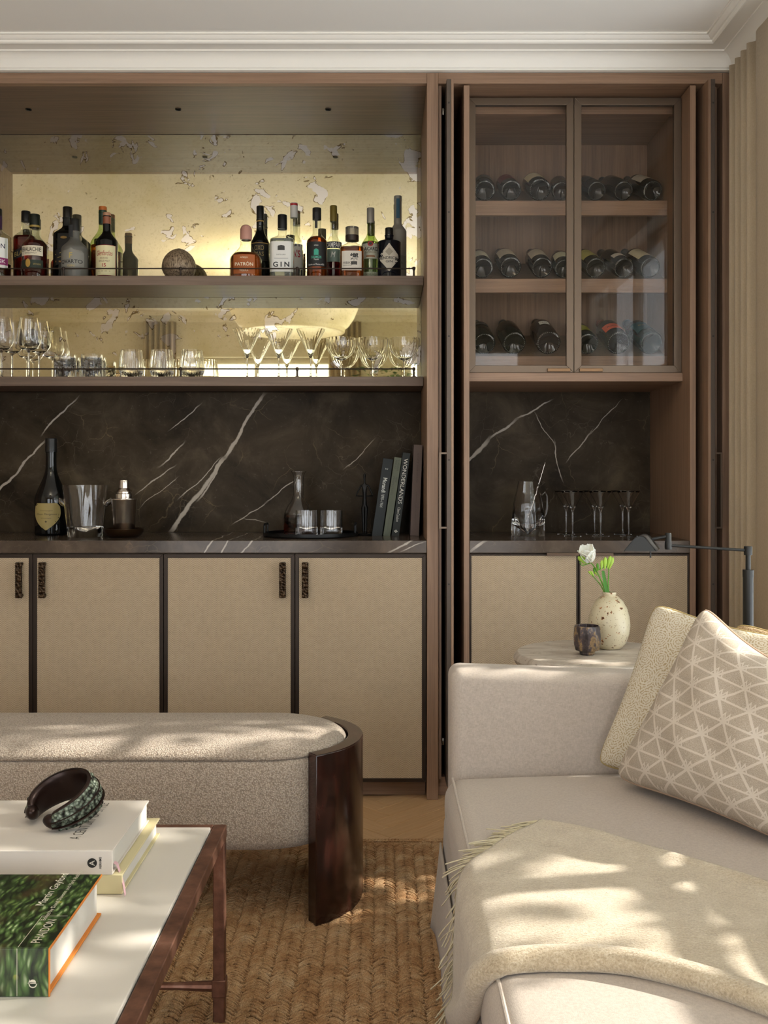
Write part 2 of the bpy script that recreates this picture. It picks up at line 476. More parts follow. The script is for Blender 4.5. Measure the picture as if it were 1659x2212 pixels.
for i in range(-22, 40):
    for j in range(-22, 40):
        for vert in (0, 1):
            if ((i - j) % (2 * N_)) != (2 * N_ - 1 if vert else 0): continue
            a, b = i * W_, j * W_
            c0 = to_room(a + (W_ / 2 if vert else W_ * N_ / 2), b + (W_ * N_ / 2 if vert else W_ / 2))
            if not (-0.75 < c0[0] < 1.0 and -0.50 < c0[1] < 0.12): continue
            o = part('plank', pm, PARQ, floor_o)
            if vert:
                x, y = to_room(a + W_, b); o.rotation_euler = (0, 0, math.radians(135))
            else:
                x, y = to_room(a, b); o.rotation_euler = (0, 0, math.radians(45))
            o.location = (x, y, 0.0); cnt += 1
struct('ceiling', MB().box(ROOM_X0, ROOM_X1 + 0.3, ROOM_Y0 - 0.3, 0.9, CEIL, CEIL + 0.15), CEILM)
# right wall with its window opening
mb = MB()
mb.box(ROOM_X1, ROOM_X1 + 0.24, WIN_Y1, 0.9, 0, CEIL); mb.box(ROOM_X1, ROOM_X1 + 0.24, ROOM_Y0, WIN_Y0, 0, CEIL)
mb.box(ROOM_X1, ROOM_X1 + 0.24, WIN_Y0, WIN_Y1, 0, WIN_Z0); mb.box(ROOM_X1, ROOM_X1 + 0.24, WIN_Y0, WIN_Y1, WIN_Z1, CEIL)
struct('wall_right', mb, WALLM)
struct('wall_left', MB().box(ROOM_X0 - 0.2, ROOM_X0, ROOM_Y0, 0.9, 0, CEIL), WALLM)
mb = MB()
for a, b in ((ROOM_X0, BWX0), (BWX1, 0.20), (1.20, ROOM_X1)): mb.box(a, b, ROOM_Y0 - 0.24, ROOM_Y0, 0, CEIL)
for a, b in ((BWX0, BWX1), (0.20, 1.20)):
    mb.box(a, b, ROOM_Y0 - 0.24, ROOM_Y0, 0, BWZ0); mb.box(a, b, ROOM_Y0 - 0.24, ROOM_Y0, BWZ1, CEIL)
struct('wall_rear', mb, WALLM)
struct('wall_back', MB().box(ROOM_X0, ROOM_X1 + 0.3, 0.70, 0.9, 0, CEIL), WALLM)
struct('wall_bulkhead', MB().box(ROOM_X0, ROOM_X1, 0.0, 0.70, 2.582, CEIL), WHITE)
struct('wall_side', MB().box(ROOM_X0, -1.76, 0.0, 0.70, 0, 2.582), WALLM)

def window(name, horizontal, a0, a1, z0, z1, c, na, nz, depth=0.06):
    """frame with glazing bars; runs along y (right wall) or x (rear wall)"""
    fr = MB(); w = 0.055
    def bx(m, u0, u1, v0, v1, d0, d1):
        if horizontal: m.box(u0, u1, c - d1, c - d0, v0, v1)
        else: m.box(c + d0, c + d1, u0, u1, v0, v1)
    bx(fr, a0, a0 + w, z0, z1, 0.1, 0.16); bx(fr, a1 - w, a1, z0, z1, 0.1, 0.16)
    bx(fr, a0 + w, a1 - w, z0, z0 + w, 0.1, 0.16); bx(fr, a0 + w, a1 - w, z1 - w, z1, 0.1, 0.16)
    o = struct(name, fr, WHITE, bevel=0.004)
    for i in range(1, na):
        u = a0 + (a1 - a0) * i / na; k = 0.03 if i % 2 == 0 else 0.016
        m = MB(); bx(m, u - k, u + k, z0 + w, z1 - w, 0.108, 0.15); part('mullion', m, WHITE, o)
    for j in range(1, nz):
        v = z0 + (z1 - z0) * j / nz
        for i in range(na):
            u0 = a0 + (a1 - a0) * i / na + 0.02; u1 = a0 + (a1 - a0) * (i + 1) / na - 0.02
            m = MB(); bx(m, u0, u1, v - 0.014, v + 0.014, 0.112, 0.146); part('glazing_bar', m, WHITE, o)
    for i in range(na):
        u0 = a0 + (a1 - a0) * i / na + 0.016; u1 = a0 + (a1 - a0) * (i + 1) / na - 0.016
        m = MB(); bx(m, u0, u1, z0 + 0.03, z1 - 0.03, 0.127, 0.131); part('pane', m, PANE, o)
    m = MB()
    if horizontal: m.box(a0 - 0.05, a1 + 0.05, c, c + 0.05, z0 - 0.03, z0)
    else: m.box(c - 0.03, c, a0 - 0.05, a1 + 0.05, z0 - 0.03, z0)
    part('sill', m, WHITE, o, bevel=0.004)
    return o
window('window_1', False, WIN_Y0, WIN_Y1, WIN_Z0, WIN_Z1, ROOM_X1, 4, 3)
window('window_2', True, BWX0, BWX1, BWZ0, BWZ1, ROOM_Y0, 2, 2)
window('added_window_3', True, 0.20, 1.20, BWZ0, BWZ1, ROOM_Y0, 2, 2)  # unseen window, added to bring more daylight onto the joinery fronts

# cornice: profile is (projection, height)
CORN = [(0.0, 2.580), (0.022, 2.580), (0.022, 2.586), (0.026, 2.588), (0.030, 2.600), (0.036, 2.612), (0.046, 2.622), (0.060, 2.628),
        (0.068, 2.629), (0.068, 2.634), (0.117, 2.634), (0.118, 2.631), (0.124, 2.630), (0.130, 2.634), (0.132, 2.640), (0.138, 2.640),
        (0.144, 2.644), (0.150, 2.650), (0.156, 2.650), (0.156, CEIL), (0.0, CEIL)]
def cornice(name, p0, p1, nrm, ins0, ins1):
    d = Vector((p1[0] - p0[0], p1[1] - p0[1], 0)).normalized(); n = Vector(nrm)
    mb = MB()
    mb.loft([[tuple(Vector((P[0], P[1], 0)) + n * p + d * (sg * p) + Vector((0, 0, z))) for (p, z) in CORN]
             for P, sg in ((p0, ins0), (p1, ins1))])
    return struct(name, mb, WHITE, smooth=30)
cornice('trim_1', (ROOM_X0, 0.0), (ROOM_X1 - 0.008, 0.0), (0, -1, 0), 1, -1)
cornice('trim_2', (ROOM_X1 - 0.008, 0.0), (ROOM_X1 - 0.008, ROOM_Y0), (-1, 0, 0), 1, -1)
cornice('trim_3', (ROOM_X0, ROOM_Y0), (ROOM_X1 - 0.008, ROOM_Y0), (0, 1, 0), 1, -1)

# ------------------------------------------------------------------ fitted joinery
JX0, JX1 = -1.745, 0.152        # bar bay, inner edges
sur = thing('bar_surround', 'tall fumed-oak surround framing the open bar alcove under the cornice', 'joinery', (0.172, 0.2, 0))
part('stile', MB().box(JX1, 0.1925, 0.0, 0.56, 0.0, 2.579), OAK_V, sur, True, bevel=0.0012)
part('stile', MB().box(-1.76, -1.712, 0.0, 0.56, 0.0, 2.579), OAK_V, sur, True, bevel=0.0012)
part('header', MB().box(-1.711, JX1 - 0.0005, 0.0, 0.03, 2.542, 2.579), OAK_H, sur, True, bevel=0.001)
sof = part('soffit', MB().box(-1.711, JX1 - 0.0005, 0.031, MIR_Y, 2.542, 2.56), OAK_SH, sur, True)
for px in (-262, 62, 385, 709):
    y = 0.253; m = MB().lathe([(0.0, 0), (0.007, 0), (0.0115, 0), (0.0115, -0.003), (0.0105, -0.003), (0.009, -0.0005)], 20, (WX(px, y), y, 2.542), cap1=False)
    part('downlight', m, BLACKMETAL, sof, True, label='tiny recessed black downlight')
part('back_panel', MB().box(-1.711, JX1, MIR_Y + 0.02, 0.56, 0.93, 2.541), OAK_IN, sur, True)

mir = part('antique_mirror', MB().box(-1.711, JX1 - 0.001, MIR_Y, MIR_Y + 0.008, 1.494, 2.5405), MIRROR)
tag(mir, 'gold-tinted antiqued mirror with flaked silvering behind the bar shelves', 'mirror')
spl = part('marble_splashback', MB().box(-1.711, JX1 - 0.001, MIR_Y, MIR_Y + 0.012, 0.9205, 1.491), MARBLE_BACK)
tag(spl, 'dark brown white-veined marble slab behind the bar worktop', 'marble panel')
top = part('marble_worktop', MB().box(-1.711, JX1 - 0.001, -0.002, MIR_Y + 0.012, 0.876, 0.920), MARBLE_TOP, bevel=0.0015)
tag(top, 'polished brown marble worktop of the bar carrying decanter tray and champagne', 'worktop')

SH_Y0 = 0.275
def bar_shelf(z0, label):
    t = thing('bar_shelf', label, 'shelf', (-0.78, 0.4, z0), group='oak shelves in the bar alcove')
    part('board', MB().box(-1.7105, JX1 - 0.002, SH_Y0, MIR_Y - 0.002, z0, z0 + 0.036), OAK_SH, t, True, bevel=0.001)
    ry = SH_Y0 + 0.018; zt = z0 + 0.036 + 0.031
    part('rail', MB().tube([(-1.68, ry, zt), (0.1150, ry, zt)], 0.0026, 8), BRONZE, t, True)
    for px in (-115, 137, 390, 642, 894):
        x = WX(px, ry)
        m = MB().lathe([(0.009, 0), (0.009, 0.0015), (0.0045, 0.003), (0.0038, 0.006), (0.0035, 0.022), (0.0042, 0.024), (0.0058, 0.0275),
                        (0.0066, 0.031), (0.0058, 0.035), (0.003, 0.0375), (0, 0.038)], 12, (x, ry, z0 + 0.036), cap1=False)
        part('post', m, BRONZE, t, True)
    return t
Z_S1, Z_S2 = 1.914, 1.529
bar_shelf(Z_S1 - 0.036, 'upper oak bar shelf with thin bronze gallery rail, holding spirit bottles')
bar_shelf(Z_S2 - 0.036, 'lower oak bar shelf with thin bronze gallery rail, holding stemware and tumblers')

HAMMER = Mt('hammered_bronze', '#2b2219', 0.34, 0.8)
_v = HAMMER.vor(HAMMER.co(), 105.0); HAMMER.bump(_v, 1.0, 0.006)
HAMMER.set('Base Color', HAMMER.ramp(_v, [(0.25, '#2a1f16'), (0.7, '#4a3a2a')]))

def framed_door(parent, x0, x1, z0, z1, y, hx=None, fw=0.0135, top_h=0.0135):
    d = part('door', MB().box(x0 + 0.001, x1 - 0.001, y + 0.006, y + 0.026, z0, z1), BRONZE, parent, True)
    # mitred bronze frame, each bar its own piece
    X0, X1, Z0, Z1 = x0 + 0.001, x1 - 0.001, z0, z1
    def bar(q):
        m = MB(); m.loft([[(a, y, b) for a, b in q], [(a, y + 0.0058, b) for a, b in q]])
        part('frame_bar', m, BRONZE, d, True, smooth=0, bevel=0.0008)
    bar([(X0, Z0), (X0 + fw, Z0 + fw), (X0 + fw, Z1 - fw), (X0, Z1)])
    bar([(X1, Z1), (X1 - fw, Z1 - fw), (X1 - fw, Z0 + fw), (X1, Z0)])
    bar([(X0, Z1), (X0 + fw, Z1 - fw), (X1 - fw, Z1 - fw), (X1, Z1)])
    bar([(X1, Z0), (X1 - fw, Z0 + fw), (X0 + fw, Z0 + fw), (X0, Z0)])
    part('panel', MB().box(X0 + fw + 0.0005, X1 - fw - 0.0005, y + 0.0015, y + 0.0058, Z0 + fw + 0.0005, Z1 - fw - 0.0005), WEAVE, d, True, label='beige herringbone woven panel')
    if hx is not None:
        hz0, hz1 = 0.719, 0.8445
        m = MB().rbox(hx - 0.0115, hx + 0.0115, y - 0.034, y - 0.022, hz0, hz1, 0.003, n=6)
        m.box(hx - 0.005, hx + 0.006, y - 0.023, y + 0.0015, hz0 + 0.002, hz0 + 0.012)
        m.box(hx - 0.005, hx + 0.006, y - 0.023, y + 0.0015, hz1 - 0.012, hz1 - 0.002)
        part('handle', m, HAMMER, d, True, label='hammered dark bronze bar handle')
    return d
def base_unit(x0, x1, label, hpx):
    t = thing('base_cabinet', label, 'cabinet', ((x0 + x1) / 2, 0.25, 0), group='bar base cabinets')
    part('body', MB().box(x0 + 0.001, x1 - 0.001, 0.03, MIR_Y, 0.066, 0.874), OAK_V, t, True)
    part('plinth', MB().box(x0 + 0.001, x1 - 0.001, 0.057, 0.075, 0.0005, 0.0655), OAK_H, t, True)
    xm = (x0 + x1) / 2
    framed_door(t, x0, xm, 0.062, 0.872, 0.002, WX(hpx[0], -0.03))
    framed_door(t, xm, x1, 0.062, 0.872, 0.002, WX(hpx[1], -0.03))
base_unit(-1.711, -0.7825, 'bar base cabinet below the champagne bottle, two woven doors with hammered handles', (39.5, 89.5))
base_unit(-0.7825, 0.1495, 'bar base cabinet below the decanter tray, two woven doors with hammered handles', (610, 659))

# pocket surround, wine tower
tw = thing('tower_surround', 'fumed-oak outer frame around the wine tower, with slots for pocket doors', 'joinery', (0.7, 0.3, 0))
part('header', MB().box(0.193, 1.2005, 0.0, 0.03, 2.541, 2.579), OAK_H, tw, True, bevel=0.001)
part('soffit', MB().box(0.193, 1.2005, 0.0305, 0.60, 2.541, 2.56), OAK_H, tw, True)
part('stile', MB().box(1.201, 1.2515, 0.0, 0.62, 0.0, 2.579), OAK_V, tw, True, bevel=0.0012)
part('stop_strip', MB().box(0.193, 0.2045, 0.018, 0.60, 0.068, 2.5405), OAK_V, tw, True)
part('stop_strip', MB().box(1.176, 1.190, 0.03, 0.60, 0.068, 2.5405), OAK_V, tw, True)
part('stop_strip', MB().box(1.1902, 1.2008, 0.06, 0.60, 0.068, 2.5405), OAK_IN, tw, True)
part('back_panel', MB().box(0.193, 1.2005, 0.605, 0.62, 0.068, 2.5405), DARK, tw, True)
part('plinth', MB().box(0.193, 1.2005, 0.05, 0.07, 0.0005, 0.067), OAK_H, tw, True)
def catch(x): 
    return MB().lathe([(0, -0.012), (0.004, -0.012), (0.006, -0.004), (0.0065, 0.004), (0.004, 0.012), (0, 0.012)], 12, (x, 0.03, 0), cap0=False, cap1=False)
for x, z in ((0.2115, 2.452), (1.172, 2.464), (0.2115, 0.20)):
    m = catch(x); m.v = [(a, b, c + z) for a, b, c in m.v]
    part('hinge_knuckle', m, plain('#b5b0a6', 0.25, 1.0), tw, True)

def pocket_door(x0, flip, label):
    """retracted pocket door seen edge-on: oak leaf, bronze edge strip with screws, D pull"""
    y0, y1 = -0.05, 0.56
    xa, xb = (x0, x0 + 0.0245)
    t = thing('pocket_door', label, 'door', ((xa + xb) / 2, 0.2, 0.062), group='retracted pocket doors')
    if flip: strip, leaf = (xa + 0.0095, xb), (xa, xa + 0.0093)
    else: strip, leaf = (xa, xa + 0.0152), (xa + 0.0154, xb)
    part('leaf', MB().box(leaf[0], leaf[1], y0, y1, 0.062, 2.538), OAK_V, t, True, bevel=0.0008)
    s = part('edge_strip', MB().box(strip[0], strip[1], y0, y1, 0.062, 2.538), STRIP, t, True, bevel=0.0008)
    xm = (strip[0] + strip[1]) / 2
    for z in (2.455, 2.072, 1.638, 1.205, 0.77, 0.33, 0.10):
        m = MB()
        ring = lambda r, yy: [(xm + r * math.cos(a * math.pi / 5), yy, z + r * math.sin(a * math.pi / 5)) for a in range(10)]
        m.loft([ring(0.0032, y0 + 0.001), ring(0.0032, y0 - 0.0006), ring(0.0018, y0 - 0.0006), ring(0.0014, y0 + 0.0005)])
        part('screw', m, BLACKMETAL, s, True)
    # D pull on the outer face
    sx = xb if flip else xa; e = 1 if flip else -1
    z0, z1 = WZ(1142, y0), WZ(977, y0)
    m = MB(); w = 0.026 * e
    a, b = sorted((sx, sx + w))
    m.box(a, b, y0 + 0.004, y0 + 0.012, z1 - 0.006, z1); m.box(a, b, y0 + 0.004, y0 + 0.012, z0, z0 + 0.006)
    c, d = sorted((sx + w, sx + w - 0.006 * e)); m.box(c, d, y0 + 0.004, y0 + 0.012, z0 + 0.006, z1 - 0.006)
    part('pull', m, BRONZE_L, t, True)
    return t
pocket_door(WX(965, -0.05), False, 'folded-away pocket door edge between the bar alcove and wine tower')
pocket_door(WX(1530, -0.05), True, 'folded-away pocket door edge beside the curtain')

TX0, TX1 = 0.283, 1.1065        # tower carcass
wc = thing('wine_cabinet', 'oak wine tower with glazed doors above a marble-lined niche', 'cabinet', (0.69, 0.3, 0))
part('side_panel', MB().box(TX0, 0.303, 0.0, 0.60, 0.068, 2.535), OAK_V, wc, True, bevel=0.001)
part('side_panel', MB().box(1.0855, TX1, 0.0, 0.60, 0.068, 2.535), OAK_V, wc, True, bevel=0.001)
IX0, IX1 = 0.3035, 1.085
part('top_rail', MB().box(IX0, IX1, 0.16, 0.185, 2.49, 2.535), OAK_H, wc, True)
part('top_board', MB().box(IX0, IX1, 0.186, 0.60, 2.515, 2.535), OAK_H, wc, True)
part('back_board', MB().box(IX0, IX1, 0.585, 0.60, 1.53, 2.514), OAK_V, wc, True)
part('bottom_shelf', MB().box(IX0, IX1, 0.085, 0.60, 1.4925, 1.5240), OAK_H, wc, True, bevel=0.001)
W_ROWS = [(2.203, 2.147), (1.904, 1.851), (1.608, 1.565)]
TILT = math.radians(24)
for zt, zb in W_ROWS:
    m = MB().box(IX0, 1.0845, 0.283, 0.303, zb, zt)
    part('wine_shelf', m, OAK_H, wc, True, bevel=0.001)
    yb = 0.575; rise = (yb - 0.303) * math.tan(TILT)
    m = MB(); q = [(0.3035, zt - 0.014), (yb, zt - 0.014 + rise), (yb, zt - 0.002 + rise), (0.3035, zt - 0.002)]
    m.loft([[(IX0, a, b) for a, b in q], [(1.0845, a, b) for a, b in q]])
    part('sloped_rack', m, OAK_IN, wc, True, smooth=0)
DY = 0.10
def glass_door(x0, x1, hx0, hx1):
    z0, z1 = WZ(805, DY), 2.5285; fw = 0.0265; dp = 0.022
    d = part('glass_door', MB().box(x0, x1, DY + dp - 0.003, DY + dp, z0, z0 + 0.004), BRONZE_L, wc, True)
    def bar(q, q2):
        m = MB(); m.loft([[(a, DY, b) for a, b in q], [(a, DY + dp, b) for a, b in q2]])
        part('frame_bar', m, BRONZE_L, d, True, smooth=0, bevel=0.001)
    g = 0.004
    for (A, B, C, D) in (((x0, z0), (x0 + fw, z0 + fw), (x0 + fw, z1 - fw), (x0, z1)),
                         ((x1, z1), (x1 - fw, z1 - fw), (x1 - fw, z0 + fw), (x1, z0)),
                         ((x0, z1), (x0 + fw, z1 - fw), (x1 - fw, z1 - fw), (x1, z1)),
                         ((x1, z0), (x1 - fw, z0 + fw), (x0 + fw, z0 + fw), (x0, z0))):
        bar([A, B, C, D], [A, B, C, D])
    part('pane', MB().box(x0 + fw - 0.003, x1 - fw + 0.003, DY + 0.010, DY + 0.014, z0 + fw - 0.003, z1 - fw + 0.003), PANE_T, d, True)
    part('pull', MB().box(hx0, hx1, DY - 0.012, DY + 0.001, z0 + 0.003, z0 + 0.015), plain('#7b5f45', 0.35, 0.8), d, True, bevel=0.001)
glass_door(0.3075, WX(1240, DY) - 0.0008, WX(1182, DY), WX(1231, DY))
glass_door(WX(1240, DY) + 0.0008, 1.0845, WX(1251, DY), WX(1301, DY))
nsp = part('niche_splashback', MB().box(IX0, IX1, MIR_Y, MIR_Y + 0.012, 0.9205, 1.4915), MARBLE_NICHE)
tag(nsp, 'dark brown white-veined marble slab behind the glass pitcher', 'marble panel')
ntop = part('niche_worktop', MB().box(IX0, IX1, -0.002, MIR_Y + 0.012, 0.876, 0.920), MARBLE_TOP, bevel=0.0015)
tag(ntop, 'short brown marble worktop in the wine tower niche', 'worktop')
nb = thing('niche_base_cabinet', 'base cabinet of the wine tower, woven doors with a bronze top pull', 'cabinet', (0.69, 0.3, 0.07))
part('body', MB().box(IX0, IX1, 0.03, MIR_Y, 0.07, 0.874), OAK_V, nb, True)
xm = WX(1250, 0.0)
d1 = framed_door(nb, IX0, xm, 0.072, 0.872, 0.004, None, fw=0.006)
d2 = framed_door(nb, xm, IX1, 0.072, 0.872, 0.004, None, fw=0.006)
part('pull', MB().box(WX(1180, 0), xm - 0.0005, -0.012, 0.004, WZ(1200, 0), WZ(1194, 0)), plain('#5c4a3c', 0.4, 0.6), d1, True, bevel=0.0008)
part('pull', MB().box(xm + 0.0005, WX(1324, 0), -0.012, 0.004, WZ(1200, 0), WZ(1194, 0)), plain('#5c4a3c', 0.4, 0.6), d2, True, bevel=0.0008)

# ------------------------------------------------------------------ bottles
def surf(x, R, ex, off):
    q = min(abs(x) / R, 0.985)
    return -R * (1 - q ** ex) ** (1 / ex) - off
SHAPES = {
    'rect': lambda t: 1.0,
    'diamond': lambda t: max(0.02, 1 - abs(2 * t - 1)),
    'oval': lambda t: max(0.05, math.sqrt(max(0, 1 - (2 * t - 1) ** 2))),
    'arch': lambda t: 1.0 if t < 0.72 else max(0.05, math.sqrt(max(0, 1 - ((t - 0.72) / 0.28) ** 2))),
    'shield': lambda t: (0.05 + 0.95 * math.sin(min(1, t / 0.62) * math.pi / 2) ** 0.8) if t < 0.62 else 1.0 - 0.10 * ((t - 0.62) / 0.38) ** 2 - (0.0 if t < 0.9 else (t - 0.9) * 1.2),
}
def patch(hw, z0, z1, R, ex, off, shape='rect', cols=10, rows=8, slant=0.0):
    f = SHAPES[shape]; mb = MB()
    if shape == 'rect': rows = 1 if not slant else 2
    def fn(u, v):
        x = (2 * u - 1) * hw * f(v); return (x, surf(x, R, ex, off), z0 + (z1 - z0) * v + slant * x)
    return mb.grid(fn, cols, rows)
def letters(s, size, width, cx, cz, R, ex, off, shear=0.0, bold=0.0, slant=0.0):
    vs, fs = text_geo(s, size, width, shear=shear, bold=bold)
    mb = MB(); mb.add([(x + cx, surf(x + cx, R, ex, off), z + cz + slant * (x + cx)) for x, z in vs], fs); return mb

def paint(parent, R, H, ex, labels):
    for li, L in enumerate(labels):
        zc, h, w, col = L['z'] * H, L['h'] * H, L['w'] * R, L['c']
        lp = part('label', patch(w, zc - h / 2, zc + h / 2, R, ex, 0.0006 + 0.0005 * li, L.get('s', 'rect'), slant=L.get('sl', 0.0)),
                  plain(col, L.get('r', 0.6), L.get('m', 0.0)), parent, smooth=60)
        for T in L.get('t', []):
            s, dz, sz, tw, tc = T[:5]; o = T[5] if len(T) > 5 else {}
            m = letters(s, sz * h, None if tw is None else tw * 2 * w, o.get('x', 0.0) * w, zc + dz * h, R, ex, 0.0011 + 0.0005 * li,
                        o.get('shear', 0), o.get('bold', 0), L.get('sl', 0.0))
            part('lettering', m, plain(tc, 0.5), lp, smooth=0)
        for E in L.get('e', []):          # emblem: (shape, dx, dz, w, h, colour)
            sh, dx, dz, ew, eh, ec = E
            ff = SHAPES[sh]; cx, cz = dx * w, zc + dz * h
            mm = MB().grid(lambda u, v: ((2 * u - 1) * ew * w * ff(v) + cx, surf((2 * u - 1) * ew * w * ff(v) + cx, R, ex, 0.0009 + 0.0005 * li), cz + (v - 0.5) * eh * h), 6, 8)
            part('emblem', mm, plain(ec, 0.5), lp, smooth=60)

def bottle(label, px, y, top, hw, glass, cap, zs=0.60, zn=0.76, rn=0.36, zc=0.84, rc=0.40, liq=None, ex=2.0, labels=(), z0=Z_S1,
           name='spirit_bottle', group='spirit bottles on the upper bar shelf', rot=0.0, cork=None, lipc=None, ysc=1.0, cat='bottle'):
    s = S(y); x = (px - 829.5) * s; R = hw * s; H = CAM_Z - (top - 1030) * s - z0
    t = thing(name, label, cat, (x, y, z0 + 0.0003), (0, 0, rot), group)
    prof = [(0.0, 0.004), (R * 0.80, 0.0015), (R * 0.93, 0.0), (R * 0.985, 0.003), (R, 0.008), (R, zs * H)]
    for k in range(1, 9):
        a = k / 8; c = 0.5 - 0.5 * math.cos(math.pi * a ** 0.9)
        prof.append((R + (rn * R - R) * c, (zs + (zn - zs) * a) * H))
    prof += [(rn * R, zc * H - 0.004), (rn * R * 1.08, zc * H - 0.003), (rn * R * 1.08, zc * H)]
    seg = 40 if ex != 2.0 else 32
    part('glass', MB().lathe(prof, seg, ex=ex), glass, t, smooth=50)
    if liq:
        lv, lm = liq; k = 0.955; lp = [(0.0, 0.006), (R * 0.85 * k, 0.005), (R * k, 0.011)]
        if lv <= zs: lp += [(R * k, lv * H)]
        else:
            lp += [(R * k, zs * H)]
            for q in range(1, 9):
                a = q / 8
                if zs + (zn - zs) * a > lv: break
                c = 0.5 - 0.5 * math.cos(math.pi * a ** 0.9); lp.append(((R + (rn * R - R) * c) * k, (zs + (zn - zs) * a) * H))
            if lv > zn: lp.append((rn * R * k, lv * H))
        part('liquid', MB().lathe(lp, seg, ex=ex), lm, t, smooth=50)
    if cork == 'ball':
        r = rc * R
        part('stopper', MB().lathe([(rn * R * 0.9, zc * H), (r * 0.92, zc * H + 0.002), (r, zc * H + r * 0.5), (r * 0.97, H - r * 0.75), (r * 0.75, H - r * 0.25), (r * 0.4, H - r * 0.04), (0, H)], 24, cap1=False), cap, t)
    else:
        part('cap', MB().lathe([(rc * R, zc * H), (rc * R, H - 0.002), (rc * R * 0.93, H), (0, H)], 24, cap1=False), cap, t)
        if lipc: part('cap_band', MB().lathe([(rc * R * 1.02, lipc[0] * H), (rc * R * 1.02, lipc[1] * H)], 24), plain(lipc[2], 0.4), t)
    paint(t, R, H, ex, labels)
    return t

CLR = BOTGLASS
AMB = liquid('#c4601a'); AMB2 = liquid('#b5521a'); RUBY = liquid('#8a2414'); ROSE = liquid('#7a1c1a'); DKAMB = liquid('#5e2a10')
CLEARLIQ = liquid('#eef2ee'); PALE = liquid('#dfeccf'); REDLIQ = liquid('#7d1626')
BLK = plain('#0d0d0d', 0.4); FR, BK = 0.372, 0.478
GOLD = '#b08d4a'
bottle('clear bottle with white label and purple neck, cut by the picture edge', -6, FR, 452, 29, CLR, BLK, 0.60, 0.72, 0.33, 0.86, 0.36,
       liq=(0.22, DKAMB), lipc=(0.72, 0.9, '#3c1f3f'),
       labels=[dict(z=.36, h=.42, w=.93, c='#e9e7e2', t=[('DON', .22, .16, .42, '#1d2240', {'bold': .01, 'x': .45})]),
               dict(z=.24, h=.10, w=.935, c='#8d2a64', t=[('SK', 0, .5, .2, '#e9e0e4', {'x': .7})])])
bottle('red whisky bottle with black cap and slanted black label', 56, BK, 457, 24, CLR, BLK, 0.62, 0.76, 0.36, 0.86, 0.40, liq=(0.66, RUBY), ex=4.0,
       labels=[dict(z=.42, h=.12, w=.98, c='#12100e', sl=0.35, t=[('BLACK', 0, .5, .7, '#b39a55')])],)
bottle('dark ruby malt bottle with torn-edge cream label and green band', 75, FR, 464, 26.5, CLR, plain('#101a12', 0.4), 0.52, 0.72, 0.36, 0.80, 0.42, liq=(0.60, ROSE),
       lipc=(0.80, 0.83, '#97803c'),
       labels=[dict(z=.42, h=.15, w=.85, c='#d9cfb6', t=[('ERAUACHIE', .12, .42, .9, '#2c261d', {'bold': .01}), ('SINGLE MALT', -.26, .14, .55, '#5a4c3a')]),
               dict(z=.22, h=.12, w=.86, c='#1d2a1b', t=[('SPEYSIDE', -.05, .2, .3, '#a48d4d', {'x': .55})], e=[('oval', -.25, .1, .24, 1.1, '#b08b3f')])])
bottle('tall black square bottle with slanted gold-edged label', 146, BK, 448, 27, DKGLASS, plain('#17130d', 0.35), 0.63, 0.76, 0.34, 0.86, 0.37, ex=4.0,
       labels=[dict(z=.36, h=.20, w=.98, c='#18140d', sl=0.35, t=[('———', .2, .05, .7, '#b39a55'), ('———', -.05, .05, .5, '#8f7a40')], e=[('rect', 0, -.42, 1.0, .10, '#a5793f')]),
               dict(z=.58, h=.035, w=.26, c='#8a6a2c', s='oval')])
bottle('frosted grey bottle lettered QVARTO with black neck tag', 161.5, FR, 474, 28.5, Mt('frosted_grey', '#6d6b64', 0.45, 0.0, Transmission_Weight=0.15).m, plain('#1c1c1b', 0.4),
       0.50, 0.70, 0.36, 0.80, 0.38,
       labels=[dict(z=.34, h=.30, w=.86, c='#85837b', r=.5, t=[('QVARTO', -.25, .24, .92, '#1f1d1b', {'bold': .01}), ('F', .10, .3, None, '#b7a05a', {'bold': .02}), ('GIN', -.46, .12, .3, '#b7a05a')], s='arch'),
               dict(z=.76, h=.20, w=.16, c='#111', t=[])])
bottle('green glass bottle with orange cap standing behind the malt', 222, BK, 447, 26, BOTGLASS_G, plain('#b5642a', 0.5), 0.52, 0.74, 0.33, 0.93, 0.33, liq=(0.50, AMB2),
       lipc=(0.78, 0.95, '#15301f'))
bottle('dark malt bottle with copper neck and cream label numbered 15', 231, FR, 460, 23.5, DKGLASS, plain('#b98a6c', 0.5, 0.2), 0.56, 0.74, 0.36, 0.95, 0.36,
       lipc=(0.83, 0.955, '#8c5238'),
       labels=[dict(z=.27, h=.45, w=.93, c='#7c1f1c'), dict(z=.27, h=.435, w=.90, c='#d9d0a4',
               t=[('Glenfarclas', .24, .17, .80, '#a3222b', {'shear': .25}), ('HIGHLAND', .07, .06, .4, '#6d3a30'), ('SINGLE MALT', -.03, .06, .55, '#6d3a30'), ('15', -.17, .12, .2, '#a3222b', {'bold': .02}), ('———', -.37, .012, .6, '#6d5a40')])])
bottle('squat amber tequila bottle with pink cork ball', 531.5, FR, 486, 34.5, CLR, plain('#b98878', 0.6), 0.36, 0.66, 0.34, 0.72, 0.38, liq=(0.50, AMB), cork='ball', ex=2.6,
       labels=[dict(z=.24, h=.34, w=.66, c='#9c5420', t=[('PATRÓN', .02, .22, .85, '#e6d9bd', {'bold': .012}), ('AÑEJO', .34, .12, .36, '#e6d9bd'), ('TEQUILA', -.34, .11, .42, '#e6d9bd')])])
